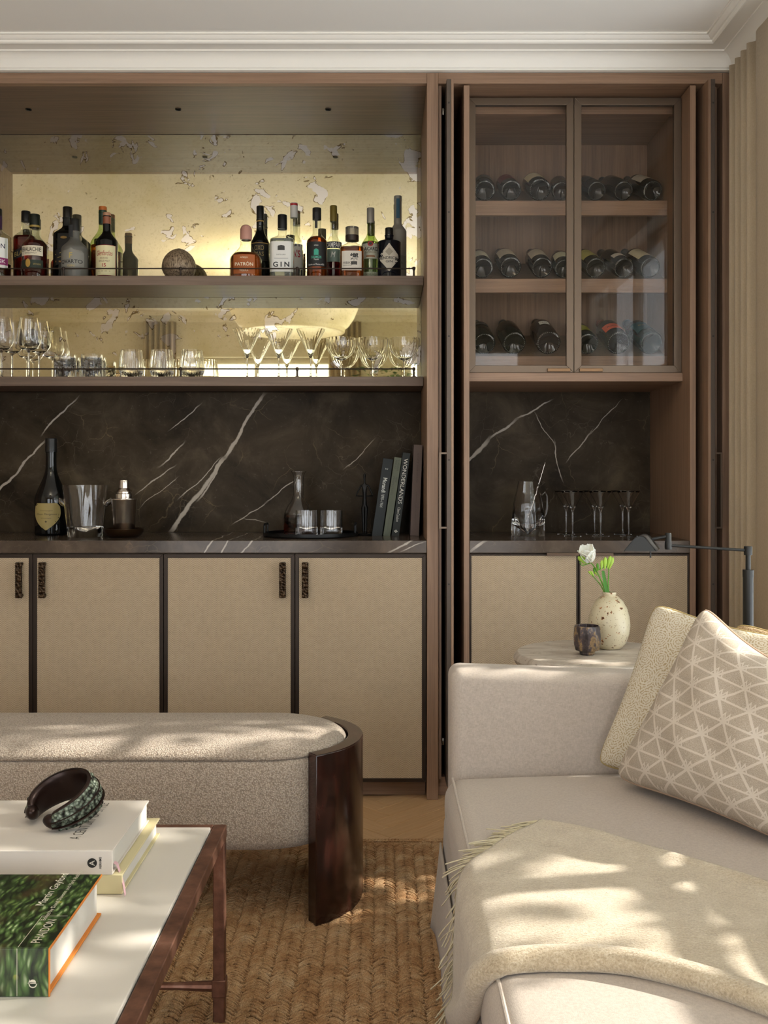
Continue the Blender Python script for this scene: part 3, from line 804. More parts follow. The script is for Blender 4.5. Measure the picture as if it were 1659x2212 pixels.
bottle('tall black sherry bottle with gold lettering behind the tequila', 562, BK, 446, 20, DKGLASS, BLK, 0.52, 0.72, 0.40, 0.83, 0.40, lipc=(0.80, 0.815, GOLD),
       labels=[dict(z=.40, h=.22, w=.85, c='#100f0d', t=[('OXO', .25, .28, .6, '#a08a58', {'bold': .01}), ('MAS', -.1, .24, .6, '#a08a58')]), dict(z=.515, h=.008, w=.9, c=GOLD)])
bottle('clear square gin bottle with plain white label and black cap', 610, FR, 465, 26, CLR, BLK, 0.60, 0.70, 0.33, 0.78, 0.39, liq=(0.62, CLEARLIQ), ex=5.0,
       labels=[dict(z=.33, h=.46, w=.96, c='#dcdad4', t=[('G I N', -.26, .17, .70, '#14161c', {'bold': .03}), ('DISTILLERY', .06, .035, .4, '#444'), ('———', -.06, .012, .6, '#777')],
                    e=[('arch', 0, .29, .30, .17, '#2b2a28'), ('rect', 0, -.40, .70, .008, '#3d5c9a')])])
bottle('clear spirit bottle with red-topped white cap and dark band behind the gin', 635, BK, 439, 20.5, CLR, plain('#c9c5bd', 0.4), 0.48, 0.66, 0.38, 0.82, 0.40, liq=(0.42, CLEARLIQ), lipc=(0.965, 0.99, '#a3262a'),
       labels=[dict(z=.33, h=.30, w=.92, c='#d8d2c4', t=[("A'S", .12, .3, .45, '#b02a30', {'bold': .02, 'x': .35})], e=[('rect', 0, .46, 1.0, .1, '#20242c')])])
bottle('amber tequila bottle with black label and teal sun emblem', 684.5, FR, 450, 22.5, CLR, plain('#161614', 0.5), 0.53, 0.66, 0.40, 0.84, 0.42, liq=(0.60, AMB2),
       labels=[dict(z=.34, h=.34, w=.94, c='#151515', t=[('CASAMIGOS', -.13, .10, .52, '#57b89c', {'bold': .01}), ('Tequila', -.23, .08, .25, '#d8d4cc', {'shear': .3}), ('añejo', .34, .07, .22, '#d8d4cc'), ('hecho en Mexico 40%', -.42, .07, .8, '#d8d4cc', {'shear': .3})],
                    e=[('arch', 0, .08, .24, .26, '#2f9a80')]), dict(z=.80, h=.22, w=.13, c='#1c1a17')])
bottle('clear bitters bottle with olive-gold cap and dark blue name band', 720.5, BK, 445, 18.5, CLR, plain('#77672c', 0.4, 0.3), 0.50, 0.66, 0.36, 0.80, 0.42, liq=(0.28, REDLIQ),
       labels=[dict(z=.49, h=.085, w=.98, c='#1c2634', t=[('CAMPARI', 0, .8, .95, '#e6e2d8', {'bold': .02})]), dict(z=.36, h=.16, w=.94, c='#78887a', t=[('M', .05, .45, .3, '#e6e2d8', {'shear': .3})])])
bottle('faceted whisky bottle with glass stopper and brush-script label', 760.5, FR, 491, 26.5, CLR, Mt('stopper_glass', '#9a958a', 0.08, 0, Transmission_Weight=0.7).m, 0.60, 0.72, 0.36, 0.84, 0.54, liq=(0.60, AMB), ex=3.2,
       lipc=(0.74, 0.84, '#2b1e17'),
       labels=[dict(z=.33, h=.36, w=.80, c='#d9d2c5', t=[('響', .08, .62, .42, '#15120f', {'bold': .02, 'x': .25}), ('HIBIKI', -.12, .12, .42, '#2a2622', {'x': -.45}), ('JAPANESE HARMONY', -.26, .06, .45, '#5a544c', {'x': -.42})])])
bottle('pale green rum bottle with grey screw cap and red round badge', 800.5, 0.44, 450, 20.5, BOTGLASS_G, plain('#98948c', 0.4, 0.3), 0.50, 0.68, 0.36, 0.80, 0.40, liq=(0.55, PALE),
       labels=[dict(z=.41, h=.20, w=.94, c='#b9b7a4', t=[('BACARDI', .14, .24, .92, '#1d1a18', {'bold': .02}), ('SUPERIOR', -.08, .12, .6, '#6b5a3c')], e=[('arch', 0, -.34, .5, .12, '#8a5a34')])
               ,dict(z=.505, h=.075, w=.30, c='#9c2a24', s='oval', e=[('oval', 0, 0, .5, .5, '#2b1713')]), dict(z=.10, h=.07, w=.9, c='#a3a78c', t=[('CARTA BLANCA', 0, .4, .7, '#3a3a2c')])])
bottle('short black apothecary gin bottle with cream diamond label', 840.5, FR, 493, 25.5, Mt('ink_glass', '#10151d', 0.08).m, BLK, 0.72, 0.80, 0.36, 0.86, 0.34,
       labels=[dict(z=.40, h=.53, w=.96, c='#c9c2b2', s='diamond', t=[("HENDRICK'S", -.02, .11, .94, '#181511', {'bold': .012}), ('GIN', -.15, .08, .30, '#181511', {'bold': .01})], e=[('diamond', 0, .2, .35, .3, '#a39a88')])])
bottle('tall frosted vodka bottle with teal neck strip', 859.5, BK, 424, 18.5, Mt('frosted_pale', '#9c978a', 0.5, 0.0, Transmission_Weight=0.25).m, plain('#8e8d86', 0.4), 0.60, 0.70, 0.44, 0.955, 0.46,
       labels=[dict(z=.84, h=.22, w=.20, c='#1c4a5e'), dict(z=.24, h=.16, w=.9, c='#827d70', t=[('VODKA', 0, .2, .6, '#4a463e')])])

# carved wooden ball
def gourd():
    m = Mt('carved_gourd', rough=0.45, metal=0.25)
    g = m.noise(m.co(scale=(95, 95, 30)), 2.0, 5.0, 0.75)
    m.set('Base Color', m.ramp(g, [(0.40, '#4a3a2b'), (0.5, '#8d7a62'), (0.66, '#b3a087')])); m.bump(g, 0.4, 0.002)
    return m
s_ = S(0.40); r = 36.5 * s_; zc = r * 0.94
prof = [(r * math.sin(a) * (1 + 0.03 * math.sin(2 * a)), zc - r * 0.95 * math.cos(a) + (0.006 * (a / math.pi) ** 6)) for a in [math.pi * k / 20 for k in range(1, 20)]]
g = part('wooden_ball', MB().lathe([(0, 0.003)] + prof + [(0, prof[-1][1] + 0.003)], 36, cap0=False, cap1=False, ysc=0.98), gourd())
g.location = ((386.5 - 829.5) * s_, 0.40, Z_S1 + 0.0003)
tag(g, 'mottled brown carved ball standing alone on the upper bar shelf', 'ornament')

# ------------------------------------------------------------------ glassware
def glass_prof(outer, th=0.0012):
    """closed profile of a vessel: outer (bottom to rim) then the inner wall back down to zi"""
    return outer
def vessel(name, label, cat, loc, outer, inner, seg=40, rib=None, group=None, mat=None, rot=0):
    o = part(name, MB().lathe(outer + inner[::-1], seg, rib=rib, cap0=True, cap1=False), mat or CRYSTAL, smooth=60)
    o.location = loc; o.rotation_euler = (0, 0, rot)
    tag(o, label, cat, group); return o
def inner_of(outer, th, zb, k=1):
    q = [(max(p[0] - th, 0.0002), p[1] + (0 if i < len(outer) - 1 else 0)) + tuple(p[2:]) for i, p in enumerate(outer) if p[1] >= zb]
    return [(0.0, zb)] + q
def stem_profile(foot, hs, stem=0.0035):
    return [(0.0, 0.0), (foot, 0.0), (foot, 0.0012), (foot * 0.5, 0.003), (stem * 1.5, 0.007), (stem, 0.015), (stem, hs - 0.01), (stem * 1.3, hs - 0.003)]
def wine_glass(px, y, label, H=0.238, R=0.046):
    hs = H * 0.45
    bowl = [(0.010, hs), (0.030, hs + 0.010), (R * 0.93, hs + 0.028), (R, hs + 0.042), (R * 0.94, hs + 0.075), (R * 0.80, hs + 0.105), (R * 0.70, H)]
    outer = stem_profile(0.036, hs) + bowl
    return vessel('wine_glass', label, 'glass', (WX(px, y), y, Z_S2 + 0.0003), outer, inner_of(bowl, 0.0012, hs + 0.006), group='wine glasses on the lower bar shelf')
for px, y, lab in ((3, 0.36, 'tall front-row wine glass cut by the picture edge'),
                   (62, 0.36, 'tall wine glass in the front row beside the low tumblers'),
                   (26, 0.455, 'tall wine glass in the back row, nearest the picture edge'),
                   (84, 0.455, 'tall wine glass in the back row, nearest the tumblers')):
    wine_glass(px, y, lab)
def tumbler(px, y, label, z0, R, H, cat='glass', flare=0.0, rib=18, amp=0.016, grp='cut tumblers on the lower bar shelf', base=0.012):
    outer = [(0.0, 0.0), (R * 0.93, 0.0), (R * 0.98, 0.003, amp), (R, 0.010, amp), (R * (1 + flare * 0.5), H * 0.6, amp), (R * (1 + flare), H * 0.93, amp * 0.5), (R * (1 + flare), H)]
    return vessel('tumbler', label, cat, (WX(px, y), y, z0 + 0.0003), outer, inner_of(outer, 0.0022, base), 72, rib, grp)
tumbler(141, 0.37, 'straight cut tumbler in front, next to the wine glasses', Z_S2, 0.0415, 0.094)
tumbler(199, 0.37, 'straight cut tumbler in front, next to the rounded tumblers', Z_S2, 0.0415, 0.094)
tumbler(150, 0.465, 'straight cut tumbler in the back row by the wine glasses', Z_S2, 0.0415, 0.094)
tumbler(206, 0.465, 'straight cut tumbler in the back row by the rounded tumblers', Z_S2, 0.0415, 0.094)
def bulb(px, y, label):
    H = 0.112; a = 0.028
    outer = [(0, 0), (0.030, 0), (0.038, 0.006, a), (0.0465, 0.030, a), (0.0475, 0.045, a), (0.044, 0.080, a), (0.040, H - 0.004, a), (0.0395, H)]
    vessel('rounded_tumbler', label, 'glass', (WX(px, y), y, Z_S2 + 0.0003), outer, inner_of(outer, 0.0016, 0.012), 80, 20, 'rounded fluted tumblers')
bulb(284, 0.37, 'rounded fluted tumbler beside the straight cut tumblers'); bulb(350, 0.37, 'middle one of three rounded fluted tumblers')
bulb(415, 0.37, 'rounded fluted tumbler with open shelf space beside it')
def martini(loc, R, H, label, group, rib=22, amp=0.022, tw=2.2, hs=None, name='martini_glass', mat=None):
    hs = hs or H * 0.50; n = 8
    bowl = [(0.006 + (R - 0.006) * k / n, hs + (H - hs) * (k / n) ** 0.92, amp * (0.3 + 0.7 * k / n) if k < n else 0.4 * amp, tw * k / n) for k in range(n + 1)]
    outer = stem_profile(R * 0.72, hs, 0.003) + bowl
    return vessel(name, label, 'glass', loc, outer, inner_of(bowl, 0.0012, hs + 0.006), 88, rib, group, mat)
for px, lab in ((534, 'fluted martini glass farthest from the coupes'), (602, 'fluted martini glass between two others'), (671, 'fluted martini glass right beside the coupes')):
    y = 0.372; martini((WX(px, y), y, Z_S2 + 0.0003), 31.5 * S(y), CAM_Z - (712 - 1030) * S(y) - Z_S2, lab, 'fluted martini glasses on the lower shelf', hs=0.085)
def coupe(px, label):
    y = 0.372; H = CAM_Z - (731 - 1030) * S(y) - Z_S2; R = 33 * S(y); hs = 0.072; a = 0.02
    bowl = [(0.006, hs), (R * 0.35, hs + 0.006, a), (R * 0.66, hs + 0.020, a, .4), (R * 0.88, hs + 0.038, a, .8), (R * 0.98, hs + 0.055, a, 1.2), (R, H - 0.003, a, 1.5), (R, H)]
    vessel('coupe_glass', label, 'glass', (WX(px, y), y, Z_S2 + 0.0003), stem_profile(R * 0.7, hs, 0.003) + bowl, inner_of(bowl, 0.0012, hs + 0.004), 88, 22, 'fluted coupe glasses')
coupe(737, 'fluted coupe glass next to the martini glasses'); coupe(805, 'middle fluted coupe glass'); coupe(873, 'fluted coupe glass at the oak upright end of the shelf')

# ------------------------------------------------------------------ things on the bar worktop
ZC = 0.9203
bottle('large black champagne bottle with gold shield label', 110.5, 0.345, 947, 34.2, DKGLASS, plain('#0c0c0b', 0.45), 0.36, 0.72, 0.33, 0.86, 0.36, z0=ZC - 0.0003,
       name='champagne_bottle', group=None, lipc=(0.865, 0.90, '#0a0a0a'),
       labels=[dict(z=.195, h=.275, w=.80, c='#a5935c', s='shield', t=[('Dom Pérignon', .08, .085, .78, '#2f2716', {'shear': .25}), ('Champagne', .22, .05, .5, '#4a3f24'), ('Vintage', -.06, .05, .4, '#4a3f24', {'shear': .25}), ('★', -.18, .10, None, '#3a3018')])])
y = 0.215; s_ = S(y)
rt, rb, H = 47.5 * s_, 36 * s_, 112 * s_
outer = [(0, 0), (rb * 0.97, 0), (rb, 0.004), (rb + (rt - rb) * 0.2, H * 0.2, 0.02), (rb + (rt - rb) * 0.5, H * 0.5, 0.035), (rb + (rt - rb) * 0.8, H * 0.8, 0.012), (rt, H)]
ib = thing('ice_bucket', 'clear flared glass ice bucket with twisted lug handles', 'ice bucket', (WX(184.5, y), y, ZC))
part('bowl', MB().lathe(outer + inner_of(outer, 0.005, 0.024)[::-1], 64, rib=9, cap1=False), CRYSTAL, ib, smooth=60)
for e in (-1, 1):
    m = MB(); zz = H * 0.68; rr = rb + (rt - rb) * 0.68
    pts = [(e * (rr - 0.001), 0, zz - 0.012), (e * (rr + 0.008), 0, zz - 0.004), (e * (rr + 0.016), 0, zz + 0.004), (e * (rr + 0.021), 0, zz + 0.014)]
    m.tube(pts, [0.010, 0.012, 0.0095, 0.003], 10)
    part('handle', m, CRYSTAL, ib, smooth=60)
STEEL = Mt('polished_steel', '#d6cec4', 0.2, 1.0).m
dish = part('bronze_dish', MB().lathe([(0, 0), (0.05, 0), (0.062, 0.006), (0.0735, 0.020), (0.0765, 0.032), (0.0745, 0.033), (0.066, 0.018), (0.052, 0.008), (0, 0.006)], 40, cap0=True, cap1=False), Mt('aged_bronze', '#4a3623', 0.32, 0.85).m, smooth=50)
dish.location = (WX(267.5, 0.205), 0.205, ZC); tag(dish, 'shallow dark bronze dish under the cocktail shaker', 'dish')
sh = thing('cocktail_shaker', 'polished steel cocktail shaker standing in a bronze dish', 'shaker', (WX(268.5, 0.205), 0.205, ZC + 0.0065))
k = S(0.205)
part('cup', MB().lathe([(0, 0), (21 * k, 0), (22 * k, 0.004), (28 * k, 0.132), (28.8 * k, 0.134), (28.8 * k, 0.137), (26 * k, 0.1375), (0, 0.1375)], 40, cap1=False), STEEL, sh)
part('strainer_top', MB().lathe([(18 * k, 0.1378), (18.5 * k, 0.145), (18.5 * k, 0.155), (15.5 * k, 0.158), (15.5 * k, 0.163), (17 * k, 0.165), (14.5 * k, 0.172), (12 * k, 0.177), (0, 0.177)], 40, cap1=False), STEEL, sh)
part('cap', MB().lathe([(10.8 * k, 0.1772), (11.3 * k, 0.203), (10.5 * k, 0.207), (0, 0.2085)], 32, cap1=False), STEEL, sh)

tr = thing('serving_tray', 'round black metal tray with two upright handles', 'tray', (WX(671, 0.265), 0.265, ZC))
R = 0.180
part('plate', MB().lathe([(0, 0), (R * 0.97, 0), (R, 0.004), (R, 0.016), (R - 0.005, 0.016), (R - 0.006, 0.005), (0, 0.005)], 64, cap1=False), plain('#141414', 0.4, 0.5), tr)
for e in (-1, 1):
    m = MB(); x = e * (R - 0.010)
    m.tube([(x, -0.05, 0.010), (x, -0.05, 0.042), (x, -0.044, 0.047), (x, 0.044, 0.047), (x, 0.05, 0.042), (x, 0.05, 0.010)], 0.004, 8)
    part('handle', m, plain('#1b1b1b', 0.4, 0.5), tr)
ZT = ZC + 0.0053
dc = thing('whisky_decanter', 'clear glass decanter a third full of amber whisky', 'decanter', (WX(645, 0.318), 0.318, ZT))
outer = [(0, 0), (0.055, 0), (0.0575, 0.004), (0.0575, 0.062), (0.054, 0.085), (0.043, 0.108), (0.028, 0.128), (0.0205, 0.150), (0.0205, 0.222), (0.024, 0.234), (0.029, 0.240), (0.029, 0.2425)]
inn = inner_of(outer, 0.0022, 0.008)
part('flask', MB().lathe(outer + inn[::-1], 48, cap1=False), CRYSTAL, dc, smooth=60)
part('whisky', MB().lathe([(0, 0.0085), (0.050, 0.0085), (0.0545, 0.012), (0.0545, 0.062), (0.0, 0.062)], 48, cap1=False), liquid('#8f3a12'), dc)
for px, lab in ((662.5, 'low crystal whisky tumbler in front of the decanter'), (715.5, 'low crystal whisky tumbler clear of the decanter on the tray')):
    y = 0.225; R = 24 * S(y)
    outer = [(0, 0), (R * 0.93, 0), (R, 0.003), (R, 0.018, 0.015), (R, 0.03), (R, 0.094)]
    vessel('whisky_tumbler', lab, 'glass', (WX(px, y), y, ZT), outer, inner_of(outer, 0.0025, 0.02), 72, 24, 'whisky tumblers on the tray')

# slender bronze figurine
def figurine():
    t = thing('bronze_figurine', 'slender dark bronze woman figurine beside the leaning books', 'figurine', (WX(787.5, 0.30), 0.30, ZC))
    part('base', MB().lathe([(0, 0), (0.032, 0), (0.033, 0.003), (0.030, 0.006), (0, 0.006)], 28, cap1=False), plain('#0c0b0a', 0.4, 0.5), t)
    verts, edges, rad = [], [], []
    def vtx(p, r): verts.append(p); rad.append(r); return len(verts) - 1
    def chain(a, lst):
        for p, r in lst:
            b = vtx(p, r); edges.append((a, b)); a = b
        return a
    pel = vtx((0, 0, 0.130), 0.0105)
    ch = chain(pel, [((0, 0, 0.150), 0.0075), ((0, 0, 0.172), 0.0085), ((0, 0, 0.190), 0.0095)])
    chain(ch, [((0, 0, 0.204), 0.0035), ((0, 0, 0.214), 0.0040), ((0, 0, 0.224), 0.0042), ((0, 0, 0.232), 0.0052), ((0, 0, 0.238), 0.0062)])
    for e in (-1, 1):
        chain(ch, [((e * 0.014, 0, 0.193), 0.0040), ((e * 0.024, 0, 0.172), 0.0030), ((e * 0.0325, -0.002, 0.153), 0.0026), ((e * 0.018, -0.010, 0.152), 0.0026), ((e * 0.007, -0.013, 0.152), 0.0028)])
        chain(pel, [((e * 0.006, 0, 0.108), 0.0088), ((e * 0.005, 0, 0.075), 0.0064), ((e * 0.0045, 0, 0.045), 0.0054), ((e * 0.004, 0, 0.015), 0.0038), ((e * 0.004, -0.008, 0.0075), 0.0034)])
    me = bpy.data.meshes.new('figure'); me.from_pydata(verts, edges, []); me.update()
    me.materials.append(plain('#0e0d0c', 0.4, 0.6))
    o = bpy.data.objects.new('figure', me); COL.objects.link(o); o.parent = t
    md = o.modifiers.new('skin', 'SKIN'); md.use_smooth_shade = True
    for i, sv in enumerate(me.skin_vertices[0].data):
        sv.radius = (rad[i], rad[i]); sv.use_root = (i == 0)
    o.modifiers.new('sub', 'SUBSURF').render_levels = 2
figurine()

# upright books leaning in the corner
PAPER = plain('#d8d0c0', 0.8)
def upright_book(px0, px1, top, lean_px, col, label, lines, y=0.285, depth=0.20, cat='book'):
    s = S(y); x0, x1 = WX(px0, y), WX(px1, y); th = x1 - x0
    hgt = CAM_Z - (top - 1030) * s - ZC; lean = math.atan2(lean_px * s, hgt)
    L = hgt / math.cos(lean) - th * math.sin(lean) * 0.5
    t = thing('art_book', label, cat, (x0, y, ZC + 0.0002), (0, lean, 0), 'art books leaning on the oak upright')
    cov = plain(col, 0.6)
    sp = part('spine', MB().box(0, th, 0, 0.003, 0, L), cov, t, bevel=0.001)
    part('cover', MB().box(0, 0.0028, 0.0031, depth, 0, L), cov, t); part('cover', MB().box(th - 0.0028, th, 0.0031, depth, 0, L), cov, t)
    part('pages', MB().box(0.0029, th - 0.0029, 0.0031, depth - 0.004, 0.003, L - 0.003), PAPER, t)
    for (txt, zc, ln, sz, tc, dx, kw) in lines:       # reads downwards
        vs, fs = text_geo(txt, sz * th, ln * L, **kw)
        m = MB(); m.add([(th * (0.5 + dx) + b, -0.0004, zc * L - a) for a, b in vs], [tuple(reversed(f)) for f in fs])
        part('lettering', m, plain(tc, 0.6), sp, smooth=0)
    return t
upright_book(803, 825, 988, 25, '#0f1a1d', 'dark teal book nearest the figurine, white sans lettering on its spine',
             [('Morandi', .66, .19, .42, '#c9cdc8', 0, {'bold': .02}), ('1890–1964', .46, .17, .3, '#c9cdc8', 0, {}), ('2', .87, .02, .25, '#c9cdc8', 0, {})])
upright_book(827.5, 843, 986, 25, '#5f6656', 'slim sage-green book between two dark teal ones',
             [('LUCIAN', .90, .13, .24, '#3f463b', .18, {}), ('FREUD', .91, .11, .24, '#3f463b', -.18, {}), ('NEW', .72, .07, .24, '#3f463b', .18, {}), ('PERSPECTIVES', .64, .23, .24, '#3f463b', -.18, {}), ('THE NATIONAL GALLERY', .16, .18, .15, '#4a5145', 0, {})])
upright_book(845.5, 862, 976, 25, '#0b1614', 'dark green book with large spaced white title on the spine',
             [('WONDERLANDS', .66, .54, .52, '#d9d8d0', .02, {}), ('Clare Coulson', .26, .17, .38, '#d9d8d0', 0, {'shear': .1}), ('❖', .06, .04, .5, '#d9d8d0', 0, {})])
upright_book(886, 905, 960, 8, '#5d4d46', 'tall mauve-brown book standing nearly upright by the oak stile',
             [('SOFT MINIMAL', .74, .33, .17, '#4a3e38', .02, {}), ('NORM ARCHITECTS', .30, .36, .10, '#4a3e38', 0, {})])

# ------------------------------------------------------------------ things in the wine tower niche
y = 0.29; k = S(y)
pj = thing('glass_pitcher', 'tall clear fluted glass pitcher on the niche worktop', 'pitcher', (WX(1141, y), y, ZC))
H = 0.208
outer = [(0, 0), (35.5 * k, 0), (36.5 * k, 0.005), (35.5 * k, 0.06, 0.012), (31 * k, 0.13, 0.012), (24 * k, 0.185, 0.01), (21.5 * k, H)]
part('jug', MB().lathe(outer + inner_of(outer, 0.0025, 0.007)[::-1], 64, rib=16, cap1=False), CRYSTAL, pj, smooth=60)
part('handle', MB().tube([(29 * k, 0, 0.155), (36 * k, 0, 0.168), (41 * k, 0, 0.150), (41 * k, 0, 0.105), (38 * k, 0, 0.078), (34.5 * k, 0, 0.070)], 0.0045, 10), CRYSTAL, pj, smooth=60)
st = part('bar_spoon', MB().tube([(0.0 + 0.0007 * math.cos(a * 1.6) + (0.075 * a / 60), 0.0007 * math.sin(a * 1.6), 0.252 * a / 60) for a in range(61)], 0.0016, 6), STEEL, smooth=60)
st.location = (WX(1141, y) - 0.010, y, ZC + 0.028); st.rotation_euler = (0, 0, 0)
tag(st, 'twisted silver bar spoon standing in the glass pitcher', 'spoon')
names = ['nearest the pitcher', 'in the middle pair', 'farthest from the pitcher']
for q, (pf, pb) in enumerate(((1237, 1223), (1297.5, 1284.5), (1358, 1345))):
    for y, px, row in ((0.265, pf, 'front'), (0.395, pb, 'back')):
        k = S(y); R = 25.5 * k; H = 0.172
        martini((WX(px, y), y, ZC), R, H, 'plain martini glass in the niche, %s row, %s' % (row, names[q]), 'martini glasses in the niche', rib=10, amp=0.006, tw=0, hs=0.100, name='cocktail_glass')

# ------------------------------------------------------------------ wine bottles lying on the racks (axis = local +Y, base at y = 0)
RW = 0.039
wp = [(0.0, 0.014), (0.012, 0.013), (0.026, 0.004), (0.032, 0.0), (0.0365, 0.001), (RW, 0.006), (RW, 0.165)]
for a in range(1, 9):
    c = 0.5 - 0.5 * math.cos(math.pi * a / 8); wp.append((RW + (0.0145 - RW) * c, 0.165 + 0.055 * a / 8))
wp += [(0.0142, 0.270), (0.0155, 0.2705), (0.0155, 0.280)]
def lay(mb): mb.v = [(x, z, -y) for x, y, z in mb.v]; return mb
wine_me = lay(MB().lathe(wp, 28)).mesh('glass', 40)
ring = MB()
for a in range(36):
    t = 2 * math.pi * a / 36; ring.lathe([(0.0, -0.0012), (0.0011, -0.0003), (0.0011, 0.0008)], 5, (0.0335 * math.cos(t), 0.0335 * math.sin(t), 0))
ring_me = lay(ring).mesh('base_knurl', 0)
caps_me = lay(MB().lathe([(0.0152, 0.222), (0.0150, 0.268), (0.0163, 0.269), (0.0163, 0.281), (0.014, 0.283), (0, 0.283)], 20, cap1=False)).mesh('capsule', 40)
knurl_m = plain('#a9b0ae', 0.15, 0.0)
def wine_label(y0, y1, hw):
    return MB().grid(lambda u, v: ((RW + 0.0006) * math.sin((2 * u - 1) * hw), y0 + (y1 - y0) * v, (RW + 0.0006) * math.cos((2 * u - 1) * hw)), 12, 2)
def wine(px, row, sc, glass, lab, cap, label, dress=None, yaw=0.0):
    zt, zb = W_ROWS[row]; y = 0.312
    # base ring rests on the sloped rack
    t = thing('wine_bottle', label, 'bottle', (WX(px, y), y, zt + RW * sc / math.cos(TILT) + (0.312 - 0.3035) * math.tan(TILT) - 0.001), (TILT, 0, yaw), 'wine bottles lying on the tower racks')
    t.scale = (sc, min(sc, 1.0) * 0.985, sc)
    me = wine_me.copy(); me.materials.append(glass); part('glass', me, glass, t)
    me = ring_me.copy(); me.materials.append(knurl_m); part('base_knurl', me, knurl_m, t)
    me = caps_me.copy(); me.materials.append(cap); part('capsule', me, cap, t)
    if lab:
        y0, y1, hw, col = lab; col = '#%02x%02x%02x' % tuple(min(235, int(int(col[i:i + 2], 16) * 1.32)) for i in (1, 3, 5))
        lp = part('label', wine_label(y0, y1, hw), plain(col, 0.6), t, smooth=60)
        for d in (dress or []):
            txt, yc, sz, w, tc = d
            vs, fs = text_geo(txt, sz, w)
            m = MB(); R_ = RW + 0.0011
            m.add([(R_ * math.sin(a / R_), yc + b, R_ * math.cos(a / R_)) for a, b in vs], fs)
            part('lettering', m, plain(tc, 0.6), lp, smooth=0)
GK, GG, GBR = DKGLASS, Mt('green_black_glass', '#0d130e', 0.06).m, Mt('brown_glass', '#1d1008', 0.08).m
CB, CR, CGD = plain('#141210', 0.4, 0.3), plain('#571418', 0.4, 0.3), plain('#3a2a14', 0.4, 0.3)
T0 = lambda c: [('———', .125, .002, .036, c), ('———', .112, .001, .030, c)]
wine(1047, 0, 1.02, GK, (.07, .15, 1.0, '#55534c'), CB, 'wine bottle with dull grey label, top rack beside the oak side panel', T0('#2a2824'), -.06)
wine(1104, 0, 1.02, GK, (.05, .16, 1.1, '#571a1c'), CR, 'wine bottle with burgundy-red label on the top rack', T0('#a59a86'), .02)
wine(1166, 0, 1.10, GK, (.05, .155, 1.1, '#b5ab90'), CB, 'wine bottle with wide cream label on the top rack', None, .03)
wine(1213, 0, 0.96, GBR, (.05, .15, 1.0, '#463626'), CGD, 'wine bottle with brown label on the top rack, against the door stile', None, -.10)
wine(1289, 0, 0.98, GK, (.06, .13, 0.9, '#23211f'), CB, 'wine bottle with near-black label on the top rack, first past the door stile', T0('#8a847a'), .16)
wine(1347, 0, 0.99, GK, None, CB, 'unlabelled black wine bottle on the top rack', None, .12)
wine(1410, 0, 1.02, GK, (.05, .15, 1.0, '#8d877c'), CB, 'wine bottle with pale grey label at the curtain end of the top rack', T0('#3c3832'), .16)
wine(1043, 1, 1.02, GK, (.05, .14, 1.0, '#b7b0a0'), CB, 'wine bottle with white label, middle rack beside the oak side panel', T0('#3c3832'), 0.03)
wine(1103, 1, 1.08, GK, (.05, .15, 1.0, '#a39c8c'), CB, 'wine bottle with white crested label, second along the middle rack', T0('#4a3f34'), .05)
wine(1171, 1, 1.06, GK, (.05, .15, 1.0, '#9c9586'), CB, 'wine bottle with white crested label, third along the middle rack', T0('#4a3f34'), .03)
wine(1219, 1, 0.97, GG, (.05, .14, 1.0, '#a5a58f'), CB, 'wine bottle with pale label on the middle rack, against the door stile', T0('#4a4a34'), -.06)
wine(1286.5, 1, 1.03, GG, (.05, .15, 1.1, '#8f8a50'), CB, 'wine bottle with olive-yellow label on the middle rack', T0('#45421c'), .12)
wine(1347.6, 1, 1.03, GK, (.045, .085, .8, '#a09a90'), CB, 'wine bottle with small white label on the middle rack', None, .14)
wine(1404.5, 1, 1.06, GK, (.04, .155, 1.0, '#a59d86'), CB, 'wine bottle with tall cream label at the curtain end of the middle rack', T0('#5a523c'), .16)
wine(1046, 2, 1.12, GG, (.12, .155, .7, '#12100f'), CB, 'champagne-size dark bottle on the bottom rack beside the oak side panel', [('PINOT', .137, .008, .03, '#b0aca4')], .03)
wine(1111, 2, 1.17, GG, None, CB, 'bare dark green champagne bottle on the bottom rack', None, .06)
wine(1185, 2, 1.22, GBR, (.10, .14, .42, '#c9c0ae'), CGD, 'large brown bottle with small round badge on the bottom rack', [('1846', .12, .010, .022, '#6a3a24')], .04)
wine(1270, 2, 1.10, GG, (.05, .12, 1.0, '#7c7f2a'), CB, 'bottle with yellow-green label on the bottom rack by the door stile', T0('#2c2c10'), .10)
wine(1336, 2, 1.20, GK, (.05, .115, 1.0, '#b5523a'), plain('#8a3a26', 0.4, 0.3), 'bottle with bright orange label on the bottom rack', [('Ruinart', .082, .013, .05, '#3a120c')], .06)
wine(1407, 2, 1.18, Mt('teal_glass', '#0e2a30', 0.15).m, (.05, .14, 1.0, '#163c44'), plain('#14343a', 0.4, 0.3), 'large teal-wrapped bottle at the curtain end of the bottom rack', [('Rosé', .10, .014, .04, '#8a7a4a')], .14)

